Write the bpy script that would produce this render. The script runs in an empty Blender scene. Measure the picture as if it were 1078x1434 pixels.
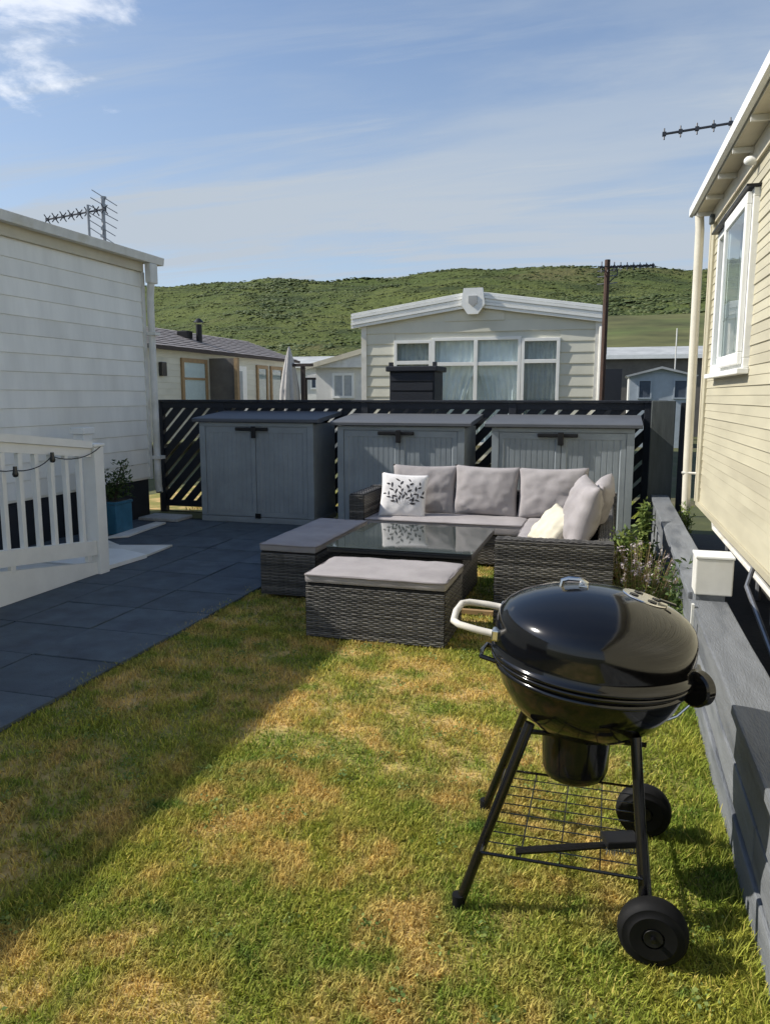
import bpy, bmesh, math, random
import numpy as np
from mathutils import Vector, Matrix, Euler, noise
R = math.radians
random.seed(7)
rng = np.random.default_rng(7)
sc = bpy.context.scene
C = sc.collection

# ------------------------------------------------------------------ camera
cam = bpy.data.cameras.new('camera'); camo = bpy.data.objects.new('camera', cam); C.objects.link(camo)
camo.location = (0, 0, 1.55); camo.rotation_euler = (R(90 - 8.6), 0, R(16.3))
cam.sensor_fit = 'VERTICAL'; cam.sensor_height = 24; cam.lens = 24 * 1075 / 1434
cam.clip_start = .05; cam.clip_end = 3000
sc.camera = camo
sc.render.resolution_x = 769; sc.render.resolution_y = 1024

# ------------------------------------------------------------------ sky and sun
SUN = Vector((-1.21, -.22, 1.0)).normalized()          # towards the sun
elev = math.asin(SUN.z); azim = math.atan2(SUN.x, SUN.y)
W = bpy.data.worlds.new('World'); sc.world = W; W.use_nodes = True
nt = W.node_tree; N = nt.nodes; L = nt.links
bgn = N['Background']; bgn.inputs[1].default_value = .093
sky = N.new('ShaderNodeTexSky'); sky.sky_type = 'NISHITA'; sky.sun_disc = False
sky.sun_elevation = elev; sky.sun_rotation = azim; sky.air_density = .95; sky.dust_density = .6; sky.ozone_density = 3.2
tc = N.new('ShaderNodeTexCoord')
sep = N.new('ShaderNodeSeparateXYZ'); L.new(tc.outputs['Generated'], sep.inputs[0])
def mth(op, a, b=None, clamp=False):
    n = N.new('ShaderNodeMath'); n.operation = op; n.use_clamp = clamp
    for i, v in enumerate((a, b)):
        if v is None: continue
        if isinstance(v, (int, float)): n.inputs[i].default_value = v
        else: L.new(v, n.inputs[i])
    return n.outputs[0]
zz = mth('ADD', mth('MAXIMUM', sep.outputs[2], 0.0), .12)
comb = N.new('ShaderNodeCombineXYZ')
L.new(mth('DIVIDE', sep.outputs[0], zz), comb.inputs[0]); L.new(mth('DIVIDE', sep.outputs[1], zz), comb.inputs[1])
def cloudnoise(scale, detail, rough, stretch, rot, off, dist=.6):
    mp = N.new('ShaderNodeMapping'); mp.inputs['Scale'].default_value = (stretch[0], stretch[1], 1)
    mp.inputs['Rotation'].default_value = (0, 0, R(rot)); mp.inputs['Location'].default_value = off
    L.new(comb.outputs[0], mp.inputs[0])
    n = N.new('ShaderNodeTexNoise'); n.inputs['Scale'].default_value = scale; n.inputs['Detail'].default_value = detail
    n.inputs['Roughness'].default_value = rough; n.inputs['Distortion'].default_value = dist
    L.new(mp.outputs[0], n.inputs['Vector']); return n.outputs[0]
def ramp(x, a, b):
    n = N.new('ShaderNodeMapRange'); n.interpolation_type = 'SMOOTHSTEP'
    n.inputs['From Min'].default_value = a; n.inputs['From Max'].default_value = b; L.new(x, n.inputs[0]); return n.outputs[0]
c1 = ramp(cloudnoise(1.0, 9, .58, (.35, 1.3), -10, (3.1, 1.2, 0)), .42, .62)        # wide cirrus veil
c2 = ramp(cloudnoise(2.6, 9, .62, (.3, 1.6), -16, (8.3, 4.1, 0)), .45, .72)         # streaks
low = ramp(sep.outputs[2], .55, .10)                                              # the veil thickens towards the horizon
veil = mth('MULTIPLY', mth('ADD', mth('MULTIPLY', c1, .64), mth('MULTIPLY', c2, .55)), mth('ADD', mth('MULTIPLY', low, .80), .20), True)
veil = mth('ADD', veil, mth('ADD', mth('MULTIPLY', low, .50), .02), True)
mx = N.new('ShaderNodeMixRGB'); L.new(veil, mx.inputs[0]); L.new(sky.outputs[0], mx.inputs[1]); mx.inputs[2].default_value = (3.25, 3.7, 4.25, 1)
dp = N.new('ShaderNodeVectorMath'); dp.operation = 'DOT_PRODUCT'; L.new(tc.outputs['Generated'], dp.inputs[0]); dp.inputs[1].default_value = (-.605, .688, .40)
bank = ramp(mth('ADD', dp.outputs['Value'], mth('MULTIPLY', mth('SUBTRACT', cloudnoise(3.2, 10, .6, (1, 1), 0, (1.7, 6.9, 0), .2), .5), .05)), .9952, 1.004)
mx2 = N.new('ShaderNodeMixRGB'); L.new(mth('MULTIPLY', bank, .62), mx2.inputs[0]); L.new(mx.outputs[0], mx2.inputs[1]); mx2.inputs[2].default_value = (7.6, 7.7, 7.9, 1)
L.new(mx2.outputs[0], bgn.inputs[0])
sl = bpy.data.lights.new('sun', 'SUN'); sl.energy = 3.4; sl.angle = R(.5); sl.color = (1, .95, .87)
so = bpy.data.objects.new('sun', sl); C.objects.link(so); so.rotation_euler = (-SUN).to_track_quat('-Z', 'Y').to_euler()
sc.view_settings.view_transform = 'Standard'; sc.view_settings.look = 'None'; sc.view_settings.gamma = 1
sc.view_settings.use_curve_mapping = False; sc.view_settings.exposure = 0.76

# ------------------------------------------------------------------ materials
def newmat(name):
    m = bpy.data.materials.new(name); m.use_nodes = True
    return m, m.node_tree, m.node_tree.nodes['Principled BSDF']
def mat(name, col, rough=.6, var=.15, scale=8., bump=0., bscale=60., metal=0., spec=.5, stretch=(1, 1, 1), col2=None, rnd=0., coat=0., orand=0., detail=5, c2lo=.5, c2hi=.7):
    m, t, p = newmat(name); n, l = t.nodes, t.links
    co = n.new('ShaderNodeTexCoord'); mp = n.new('ShaderNodeMapping'); mp.inputs['Scale'].default_value = stretch
    l.new(co.outputs['Object'], mp.inputs[0])
    oi = n.new('ShaderNodeObjectInfo')
    av = n.new('ShaderNodeVectorMath'); av.operation = 'MULTIPLY_ADD'
    l.new(oi.outputs['Random'], av.inputs[0]); av.inputs[1].default_value = (13, 7, 5); l.new(mp.outputs[0], av.inputs[2])
    nz = n.new('ShaderNodeTexNoise'); nz.inputs['Scale'].default_value = scale; nz.inputs['Detail'].default_value = detail; nz.inputs['Roughness'].default_value = .6
    l.new(av.outputs[0], nz.inputs['Vector'])
    mr = n.new('ShaderNodeMapRange'); mr.inputs['From Min'].default_value = .3; mr.inputs['From Max'].default_value = .7
    mr.inputs['To Min'].default_value = 1 - var; mr.inputs['To Max'].default_value = 1 + var * .7
    l.new(nz.outputs[0], mr.inputs[0])
    mc = n.new('ShaderNodeVectorMath'); mc.operation = 'SCALE'
    if col2:
        r2 = n.new('ShaderNodeMapRange'); r2.interpolation_type = 'SMOOTHSTEP'; r2.inputs['From Min'].default_value = c2lo; r2.inputs['From Max'].default_value = c2hi
        nz2 = n.new('ShaderNodeTexNoise'); nz2.inputs['Scale'].default_value = scale * .43; nz2.inputs['Detail'].default_value = 8; l.new(av.outputs[0], nz2.inputs['Vector'])
        l.new(nz2.outputs[0], r2.inputs[0])
        mm = n.new('ShaderNodeMixRGB'); mm.inputs[1].default_value = (*col, 1); mm.inputs[2].default_value = (*col2, 1); l.new(r2.outputs[0], mm.inputs[0])
        l.new(mm.outputs[0], mc.inputs[0])
    else: mc.inputs[0].default_value = col
    val = mr.outputs[0]
    if rnd:
        at = n.new('ShaderNodeAttribute'); at.attribute_name = 'rnd'
        ra = n.new('ShaderNodeMapRange'); ra.inputs['To Min'].default_value = 1 - rnd; ra.inputs['To Max'].default_value = 1 + rnd; l.new(at.outputs['Fac'], ra.inputs[0])
        mu = n.new('ShaderNodeMath'); mu.operation = 'MULTIPLY'; l.new(val, mu.inputs[0]); l.new(ra.outputs[0], mu.inputs[1]); val = mu.outputs[0]
    if orand:
        ro = n.new('ShaderNodeMapRange'); ro.inputs['To Min'].default_value = 1 - orand; ro.inputs['To Max'].default_value = 1 + orand; l.new(oi.outputs['Random'], ro.inputs[0])
        mo = n.new('ShaderNodeMath'); mo.operation = 'MULTIPLY'; l.new(val, mo.inputs[0]); l.new(ro.outputs[0], mo.inputs[1]); val = mo.outputs[0]
    l.new(val, mc.inputs['Scale']); l.new(mc.outputs[0], p.inputs['Base Color'])
    rr = n.new('ShaderNodeMapRange'); rr.inputs['To Min'].default_value = max(.02, rough - .12 * min(1, rough * 2)); rr.inputs['To Max'].default_value = min(1, rough + .12 * min(1, rough * 2)); l.new(nz.outputs[0], rr.inputs[0]); l.new(rr.outputs[0], p.inputs['Roughness'])
    p.inputs['Metallic'].default_value = metal; p.inputs['Specular IOR Level'].default_value = spec; p.inputs['Coat Weight'].default_value = coat
    if bump:
        nb = n.new('ShaderNodeTexNoise'); nb.inputs['Scale'].default_value = bscale; nb.inputs['Detail'].default_value = 6; l.new(av.outputs[0], nb.inputs['Vector'])
        b = n.new('ShaderNodeBump'); b.inputs['Strength'].default_value = bump; b.inputs['Distance'].default_value = .01; l.new(nb.outputs[0], b.inputs['Height']); l.new(b.outputs[0], p.inputs['Normal'])
    return m
def glassmat(name, tint=(.8, .85, .85), refl=1.0):
    m, t, p = newmat(name); n, l = t.nodes, t.links; n.remove(p); out = n['Material Output']
    tr = n.new('ShaderNodeBsdfTransparent'); tr.inputs[0].default_value = (*tint, 1)
    gl = n.new('ShaderNodeBsdfGlossy'); gl.inputs['Roughness'].default_value = .02; gl.inputs[0].default_value = (refl, refl, refl, 1)
    fr = n.new('ShaderNodeFresnel'); fr.inputs[0].default_value = 1.6
    ge = n.new('ShaderNodeNewGeometry'); inv = n.new('ShaderNodeMath'); inv.operation = 'SUBTRACT'; inv.inputs[0].default_value = 1; l.new(ge.outputs['Backfacing'], inv.inputs[1])
    fm = n.new('ShaderNodeMath'); fm.operation = 'MULTIPLY'; l.new(fr.outputs[0], fm.inputs[0]); l.new(inv.outputs[0], fm.inputs[1])
    mxs = n.new('ShaderNodeMixShader'); l.new(fm.outputs[0], mxs.inputs[0]); l.new(tr.outputs[0], mxs.inputs[1]); l.new(gl.outputs[0], mxs.inputs[2]); l.new(mxs.outputs[0], out.inputs[0])
    return m
M = dict(
    side_left=mat('cream_grey_cladding', (.85, .835, .765), .5, .10, 1.5, .10, 3., stretch=(1, 2.5, .5), col2=(.77, .755, .68), orand=.03, c2lo=.55, c2hi=.8),
    side_right=mat('cream_yellow_cladding', (.515, .475, .34), .5, .10, 3, .10, 5., stretch=(1, .4, 1.5), col2=(.46, .42, .30), orand=.03),
    side_mid=mat('pale_green_cream_cladding', (.66, .645, .54), .5, .08, 2, col2=(.58, .57, .47), orand=.02),
    cream=mat('cream_trim', (.58, .53, .40), .5, .1, 4, col2=(.52, .46, .35)),
    white=mat('white_plastic', (.86, .86, .82), .38, .06, 5, .06, 30),
    offwhite=mat('weathered_white_plastic', (.70, .69, .64), .5, .12, 6, col2=(.60, .57, .47)),
    roofgrey=mat('grey_roof_sheet', (.42, .43, .42), .6, .2, 2),
    skirt=mat('dark_skirting', (.012, .015, .022), .7, .2, 10),
    dark=mat('black_void_panel', (.006, .006, .007), .9, .1, 5),
    fence=mat('blue_black_painted_timber', (.014, .018, .027), .7, .3, 9, .3, 50, stretch=(1, 1, 4)),
    board=mat('grey_green_painted_board', (.075, .085, .082), .7, .25, 6, .3, 40, stretch=(4, 4, .6), col2=(.05, .06, .055)),
    sleeper=mat('grey_painted_sleeper', (.17, .18, .19), .75, .18, 7, .5, 60, stretch=(3, .5, 3), col2=(.095, .105, .118), orand=.14),
    shed=mat('grey_blue_resin', (.265, .297, .315), .52, .16, 4, .12, 90, orand=.04),
    shedlid=mat('slate_resin_lid', (.088, .096, .108), .68, .1, 5, .12, 90),
    black=mat('black_plastic', (.008, .008, .009), .45, .2, 20, spec=.35),
    enamel=mat('black_enamel', (.0035, .0035, .004), .10, .1, 6, spec=.62, col2=(.008, .0075, .007), c2lo=.45, c2hi=.75),
    blackmetal=mat('black_painted_steel', (.006, .006, .007), .13, .2, 14),
    chrome=mat('dull_chrome', (.72, .70, .66), .22, .12, 30, metal=1.),
    handle=mat('cream_enamelled_handle', (.66, .62, .54), .35, .12, 20),
    rubber=mat('worn_black_rubber', (.0045, .0045, .005), .7, .3, 25, spec=.25),
    fabric=mat('mauve_grey_fabric', (.37, .345, .343), .95, .12, 5, .45, 320, spec=.1, col2=(.32, .298, .298)),
    piping=mat('grey_piping', (.24, .22, .22), .9, .1, 9, spec=.1),
    pale=mat('cream_fabric', (.62, .58, .46), .95, .08, 6, .4, 300, spec=.1),
    whitefab=mat('white_cotton', (.76, .74, .73), .95, .05, 6, .3, 300, spec=.1),
    ink=mat('charcoal_print', (.06, .056, .06), .95, .3, 30, spec=.1),
    wicker=mat('grey_brown_wicker', (.112, .105, .094), .5, .25, 14, rnd=.55, col2=(.075, .070, .062), spec=.4),
    wickerdark=mat('dark_wicker_core', (.012, .011, .010), .8, .2, 10),
    tableglass=mat('smoked_table_glass', (.045, .055, .050), .045, .1, 3, spec=1.),
    tablerim=mat('dark_table_rim', (.02, .02, .02), .4, .1, 9),
    patio=mat('dark_blue_rubber_slab', (.086, .110, .130), .72, .30, 7, .7, 140, col2=(.068, .085, .104), spec=.3, orand=.09),
    earth=mat('bare_earth', (.05, .045, .035), .9, .3, 5, .8, 30),
    pipe=mat('cream_pipe', (.68, .64, .53), .4, .1, 6),
    pot=mat('teal_glazed_pot', (.045, .16, .25), .35, .2, 9),
    terracotta=mat('terracotta', (.30, .12, .06), .8, .2, 12),
    rust=mat('rusty_pole', (.075, .040, .026), .8, .4, 9, .4, 60, stretch=(4, 4, 1)),
    alu=mat('weathered_aluminium', (.30, .31, .32), .4, .2, 20, metal=.6),
    darkalu=mat('dark_aerial', (.03, .035, .045), .5, .2, 20),
    tile=mat('brown_roof_tile', (.31, .28, .265), .8, .3, 12),
    wood=mat('light_brown_frame', (.36, .24, .12), .6, .2, 8),
    postwood=mat('dark_stained_post', (.045, .030, .024), .7, .2, 9),
    net=mat('net_curtain', (.93, .94, .94), .9, .06, 9, spec=.1),
    curtain=mat('dark_curtain', (.10, .12, .15), .9, .15, 7, spec=.1),
    blind=mat('grey_blind', (.44, .46, .46), .9, .12, 9, spec=.1),
    bluewall=mat('pale_blue_shed_wall', (.42, .47, .51), .6, .1, 5),
    whitewall=mat('white_wall', (.70, .69, .64), .6, .08, 5),
    glass=glassmat('window_glass', (.88, .92, .92)),
    canvas=mat('grey_parasol_canvas', (.48, .46, .44), .9, .1, 10),
    stone=mat('pale_stone', (.42, .42, .40), .8, .2, 14, .4, 60),
    lampglass=mat('dark_lamp_glass', (.02, .02, .02), .2, .1, 8),
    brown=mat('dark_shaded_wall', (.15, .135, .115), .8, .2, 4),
)
def leafmat(name, a, b, trans=.35, nscale=3.):
    m, t, p = newmat(name); n, l = t.nodes, t.links
    at = n.new('ShaderNodeAttribute'); at.attribute_name = 'rnd'
    mm = n.new('ShaderNodeMixRGB'); mm.inputs[1].default_value = (*a, 1); mm.inputs[2].default_value = (*b, 1); l.new(at.outputs['Fac'], mm.inputs[0])
    l.new(mm.outputs[0], p.inputs['Base Color']); p.inputs['Roughness'].default_value = .6; p.inputs['Specular IOR Level'].default_value = .3
    td = n.new('ShaderNodeBsdfTranslucent'); l.new(mm.outputs[0], td.inputs[0]); mxs = n.new('ShaderNodeMixShader'); mxs.inputs[0].default_value = trans
    l.new(p.outputs[0], mxs.inputs[1]); l.new(td.outputs[0], mxs.inputs[2]); l.new(mxs.outputs[0], n['Material Output'].inputs[0])
    return m
M['leaf'] = leafmat('green_leaf', (.10, .17, .04), (.30, .36, .10))
M['leafdark'] = leafmat('dark_green_leaf', (.04, .075, .02), (.10, .15, .045))
M['stemdry'] = leafmat('dry_stem', (.28, .19, .09), (.50, .39, .22), .1)
M['lavflower'] = leafmat('faded_lavender', (.36, .30, .36), (.55, .50, .46), .2)
M['scrub'] = leafmat('hillside_scrub', (.055, .078, .022), (.125, .150, .045), .1)

def grassmat(name, blade):
    m, t, p = newmat(name); n, l = t.nodes, t.links
    co = n.new('ShaderNodeTexCoord')
    def nz(s, d, off=0, dist=0.):
        mp = n.new('ShaderNodeMapping'); mp.inputs['Location'].default_value = (off, off * .7, 0); mp.inputs['Scale'].default_value = (1, 1, 0); l.new(co.outputs['Object'], mp.inputs[0])
        x = n.new('ShaderNodeTexNoise'); x.inputs['Scale'].default_value = s; x.inputs['Detail'].default_value = d; x.inputs['Roughness'].default_value = .62; x.inputs['Distortion'].default_value = dist
        l.new(mp.outputs[0], x.inputs['Vector']); return x.outputs[0]
    def mr(x, a, b, lo=0, hi=1):
        r = n.new('ShaderNodeMapRange'); r.interpolation_type = 'SMOOTHSTEP'; r.inputs['From Min'].default_value = a; r.inputs['From Max'].default_value = b
        r.inputs['To Min'].default_value = lo; r.inputs['To Max'].default_value = hi; l.new(x, r.inputs[0]); return r.outputs[0]
    def mixc(f, a, b):
        x = n.new('ShaderNodeMixRGB'); l.new(f, x.inputs[0])
        for i, v in ((1, a), (2, b)):
            if isinstance(v, tuple): x.inputs[i].default_value = (*v, 1)
            else: l.new(v, x.inputs[i])
        return x.outputs[0]
    def ma(op, a, b):
        x = n.new('ShaderNodeMath'); x.operation = op; x.use_clamp = True
        for i, v in enumerate((a, b)):
            if isinstance(v, (int, float)): x.inputs[i].default_value = v
            else: l.new(v, x.inputs[i])
        return x.outputs[0]
    g = mixc(mr(nz(1.7, 4, 3), .35, .65), (.195, .285, .034), (.375, .385, .056))
    g = mixc(mr(nz(6, 3, 11), .56, .72), g, (.120, .225, .034))
    dry = ma('MULTIPLY', mr(nz(1.9, 4, 21, .5), .36, .58), mr(nz(5.0, 5, 5), .34, .60))
    sx_ = n.new('ShaderNodeSeparateXYZ'); l.new(co.outputs['Object'], sx_.inputs[0]); dry = ma('MULTIPLY', dry, mr(sx_.outputs[0], .28, .02))
    if blade:
        at = n.new('ShaderNodeAttribute'); at.attribute_name = 'rnd'
        ra = n.new('ShaderNodeMapRange'); ra.inputs['To Min'].default_value = .55; ra.inputs['To Max'].default_value = 1.5; l.new(at.outputs['Fac'], ra.inputs[0])
        f = ma('MULTIPLY', dry, .74)
        lonely = mr(at.outputs['Fac'], .86, .96, 0, .40)
        f = ma('MAXIMUM', f, lonely)
        c = mixc(f, g, (.72, .49, .18))
        sc_ = n.new('ShaderNodeVectorMath'); sc_.operation = 'SCALE'; l.new(c, sc_.inputs[0]); l.new(ra.outputs[0], sc_.inputs['Scale']); c = sc_.outputs[0]
    else:
        c = mixc(ma('MULTIPLY', dry, .9), mixc(mr(nz(60, 4, 2), .3, .7), (.14, .16, .035), (.30, .26, .07)), (.56, .385, .16))
    l.new(c, p.inputs['Base Color']); p.inputs['Roughness'].default_value = .7; p.inputs['Specular IOR Level'].default_value = .25
    if blade:
        td = n.new('ShaderNodeBsdfTranslucent'); l.new(c, td.inputs[0]); mxs = n.new('ShaderNodeMixShader'); mxs.inputs[0].default_value = .42
        l.new(p.outputs[0], mxs.inputs[1]); l.new(td.outputs[0], mxs.inputs[2]); l.new(mxs.outputs[0], n['Material Output'].inputs[0])
    return m
M['blade'] = grassmat('lawn_blades', True); M['lawn'] = grassmat('lawn_soil', False)
def hillmat():
    m, t, p = newmat('hill_grass'); n, l = t.nodes, t.links
    co = n.new('ShaderNodeTexCoord')
    def nz(s, d, off, st=(1, 1, 1)):
        mp = n.new('ShaderNodeMapping'); mp.inputs['Location'].default_value = (off, off, 0); mp.inputs['Scale'].default_value = st; l.new(co.outputs['Object'], mp.inputs[0])
        x = n.new('ShaderNodeTexNoise'); x.inputs['Scale'].default_value = s; x.inputs['Detail'].default_value = d; x.inputs['Roughness'].default_value = .6; l.new(mp.outputs[0], x.inputs['Vector']); return x.outputs[0]
    def mr(x, a, b):
        r = n.new('ShaderNodeMapRange'); r.interpolation_type = 'SMOOTHSTEP'; r.inputs['From Min'].default_value = a; r.inputs['From Max'].default_value = b; l.new(x, r.inputs[0]); return r.outputs[0]
    def mixc(f, a, b):
        x = n.new('ShaderNodeMixRGB'); l.new(f, x.inputs[0])
        for i, v in ((1, a), (2, b)):
            if isinstance(v, tuple): x.inputs[i].default_value = (*v, 1)
            else: l.new(v, x.inputs[i])
        return x.outputs[0]
    c = mixc(mr(nz(.05, 6, 4), .35, .65), (.075, .100, .030), (.115, .135, .040))
    c = mixc(mr(nz(.16, 7, 9, (.45, 1.1, 1.1)), .48, .64), c, (.046, .062, .024))
    c = mixc(mr(nz(.06, 5, 31, (.4, 1, 1)), .52, .7), c, (.125, .118, .050))
    l.new(c, p.inputs['Base Color']); p.inputs['Roughness'].default_value = .9; p.inputs['Specular IOR Level'].default_value = .1
    b = n.new('ShaderNodeBump'); b.inputs['Strength'].default_value = 1; b.inputs['Distance'].default_value = .6; l.new(nz(.8, 6, 2), b.inputs['Height']); l.new(b.outputs[0], p.inputs['Normal'])
    return m
M['hill'] = hillmat()
M['ground'] = mat('rough_grass_ground', (.075, .085, .025), .9, .3, 2, .6, 20, col2=(.12, .10, .05))
M['field'] = mat('dry_bracken_field', (.100, .105, .038), .9, .5, .5, col2=(.085, .112, .032), stretch=(.4, 1.6, 2))

# ------------------------------------------------------------------ builders
def box(bm, x0, x1, y0, y1, z0, z1, bev=0., mtx=None):
    r = bmesh.ops.create_cube(bm, size=1.0); vs = r['verts']
    for v in vs:
        v.co = Vector((x0 + (v.co.x + .5) * (x1 - x0), y0 + (v.co.y + .5) * (y1 - y0), z0 + (v.co.z + .5) * (z1 - z0)))
    if bev:
        es = list({e for v in vs for e in v.link_edges})
        rb = bmesh.ops.bevel(bm, geom=es, offset=bev, segments=2, affect='EDGES', profile=.6)
        vs = list({v for f in rb['faces'] for v in f.verts} | {v for v in vs if v.is_valid})
    if mtx is not None: bmesh.ops.transform(bm, matrix=mtx, verts=[v for v in vs if v.is_valid])
    return vs
def tube(bm, pts, r, seg=8, caps=True):
    pts = [Vector(p) for p in pts]; rs = r if isinstance(r, (list, tuple)) else [r] * len(pts)
    rings = []; up = None
    for i, p in enumerate(pts):
        a = pts[max(i - 1, 0)]; b = pts[min(i + 1, len(pts) - 1)]; d = (b - a).normalized()
        if up is None: up = d.orthogonal().normalized()
        else: up = (up - d * up.dot(d)).normalized()
        s = d.cross(up)
        rings.append([bm.verts.new(p + (up * math.cos(2 * math.pi * k / seg) + s * math.sin(2 * math.pi * k / seg)) * rs[i]) for k in range(seg)])
    for a, b in zip(rings, rings[1:]):
        for k in range(seg): bm.faces.new((a[k], a[(k + 1) % seg], b[(k + 1) % seg], b[k]))
    if caps: bm.faces.new(rings[0][::-1]); bm.faces.new(rings[-1])
def lathe(bm, prof, seg=40, center=(0, 0, 0), axis='Z'):
    c = Vector(center); rings = []
    def pt(r, h, a):
        x, y = r * math.cos(a), r * math.sin(a)
        if axis == 'Z': return c + Vector((x, y, h))
        if axis == 'Y': return c + Vector((x, h, y))
        return c + Vector((h, x, y))
    for r, h in prof:
        if r < 1e-6: rings.append([bm.verts.new(pt(0, h, 0))])
        else: rings.append([bm.verts.new(pt(r, h, 2 * math.pi * k / seg)) for k in range(seg)])
    for a, b in zip(rings, rings[1:]):
        for k in range(seg):
            k2 = (k + 1) % seg
            if len(a) == 1 and len(b) == 1: continue
            if len(a) == 1: bm.faces.new((a[0], b[k2], b[k]))
            elif len(b) == 1: bm.faces.new((a[k], a[k2], b[0]))
            else: bm.faces.new((a[k], a[k2], b[k2], b[k]))
def prism(bm, poly, y0, y1, plane='XZ'):
    def P(a, b, h): return (a, h, b) if plane == 'XZ' else ((h, a, b) if plane == 'YZ' else (a, b, h))
    A = [bm.verts.new(P(a, b, y0)) for a, b in poly]; B = [bm.verts.new(P(a, b, y1)) for a, b in poly]
    n = len(poly)
    bm.faces.new(A); bm.faces.new(B[::-1])
    for i in range(n): bm.faces.new((A[i], B[i], B[(i + 1) % n], A[(i + 1) % n]))
def mesh_of(bm, name, m, smooth=None):
    bmesh.ops.recalc_face_normals(bm, faces=bm.faces)
    me = bpy.data.meshes.new(name); bm.to_mesh(me); bm.free()
    me.materials.append(M[m] if isinstance(m, str) else m)
    if smooth:
        me.polygons.foreach_set('use_smooth', [True] * len(me.polygons))
        if smooth != True: me.set_sharp_from_angle(angle=R(smooth))
    return me
def link(name, me, parent=None, loc=None, rot=None):
    o = bpy.data.objects.new(name, me); C.objects.link(o)
    if parent: o.parent = parent
    if loc is not None: o.location = loc
    if rot is not None: o.rotation_euler = rot
    return o
def tag(o, label, cat=None, group=None, kind=None):
    if label: o['label'] = label
    if cat: o['category'] = cat
    if group: o['group'] = group
    if kind: o['kind'] = kind
    return o
def wpos(o):
    p = Vector(o.location)
    while o.parent: o = o.parent; p += Vector(o.location)
    return p
def thing(name, label, cat, loc=(0, 0, 0), group=None, rot=None):
    o = link(name, None, None, loc, rot); o.empty_display_size = .1
    return tag(o, label, cat, group)
def part(name, bm, m, parent, smooth=None, label=None, kind=None, local=False):
    """a mesh built in world coordinates, hung under its parent (local=True: built in the parent's own frame)"""
    if not local: bmesh.ops.translate(bm, vec=-wpos(parent), verts=bm.verts)
    o = link(name, mesh_of(bm, name, m, smooth), parent)
    if label: o['label'] = label
    if kind: o['kind'] = kind
    return o
def bpart(name, m, parent, b, bev=0., **k):
    bm = bmesh.new(); box(bm, *b, bev=bev); return part(name, bm, m, parent, **k)
def solo(name, bm, m, label, cat, group=None, smooth=None, base=None):
    if base is not None: bmesh.ops.translate(bm, vec=-Vector(base), verts=bm.verts)
    o = link(name, mesh_of(bm, name, m, smooth), None, base); return tag(o, label, cat, group)
def struct(name, bm, m, smooth=None):
    o = link(name, mesh_of(bm, name, m, smooth)); o['kind'] = 'structure'; return o
def dup(o, parent=None, loc=None, label=None, rot=None):
    c = o.copy(); C.objects.link(c)
    if parent: c.parent = parent
    if loc is not None: c.location = loc
    if rot is not None: c.rotation_euler = rot
    if label: c['label'] = label
    for ch in list(o.children): dup(ch, c)
    return c
def rndattr(me, vals):
    a = me.attributes.new('rnd', 'FLOAT', 'POINT'); a.data.foreach_set('value', np.asarray(vals, dtype=np.float32))
def rawmesh(name, co, faces_flat, counts, m, rnd=None):
    me = bpy.data.meshes.new(name); me.vertices.add(len(co)); me.vertices.foreach_set('co', np.asarray(co, np.float32).ravel())
    me.loops.add(len(faces_flat)); me.loops.foreach_set('vertex_index', np.asarray(faces_flat, np.int32))
    st = np.concatenate(([0], np.cumsum(counts)[:-1])).astype(np.int32)
    me.polygons.add(len(counts)); me.polygons.foreach_set('loop_start', st)
    me.update(calc_edges=True); me.validate()
    if rnd is not None: rndattr(me, rnd)
    me.materials.append(M[m]); return me

# ------------------------------------------------------------------ the ground
def gridsheet(name, x0, x1, y0, y1, z, m, nx=1, ny=1):
    bm = bmesh.new()
    vs = [[bm.verts.new((x0 + (x1 - x0) * i / nx, y0 + (y1 - y0) * j / ny, z)) for i in range(nx + 1)] for j in range(ny + 1)]
    for j in range(ny):
        for i in range(nx): bm.faces.new((vs[j][i], vs[j][i + 1], vs[j + 1][i + 1], vs[j + 1][i]))
    return struct(name, bm, m)
gridsheet('ground', -700, 700, -300, 900, -.022, 'ground')
gridsheet('lawn', -2.72, .47, -2.5, 9.2, -.004, 'lawn')
gridsheet('earth_bed', .60, 4.5, -3, 9.3, -.012, 'earth')
gridsheet('verge', -7.0, .6, 9.22, 12.0, -.010, 'lawn')

# patio of dark slabs, one object each, on a bed
bm = bmesh.new(); box(bm, -6.2, -2.70, -1.2, 8.62, -.02, .004); patio = struct('patio', bm, 'dark')
slabme = []
for k in range(3):
    bm = bmesh.new(); box(bm, -.2955, .2955, -.2595, .2595, .0, .024, .005)
    for v in bm.verts: v.co.z += .0012 * math.sin(v.co.x * 7 + k) * (v.co.z > .01)
    slabme.append(mesh_of(bm, 'paving_slab', 'patio'))
ys0 = 8.42 - .265
for i in range(6):
    for j in range(17):
        x = -2.66 - .3 - i * .6; y = ys0 - j * .53
        if x < -6.0: continue
        o = link('paving_slab', slabme[(i * 5 + j) % 3], patio, (x + random.uniform(-.003, .003), y + random.uniform(-.004, .004), random.uniform(-.002, .003)), (random.uniform(-.004, .004), random.uniform(-.004, .004), random.uniform(-.008, .008)))

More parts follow.
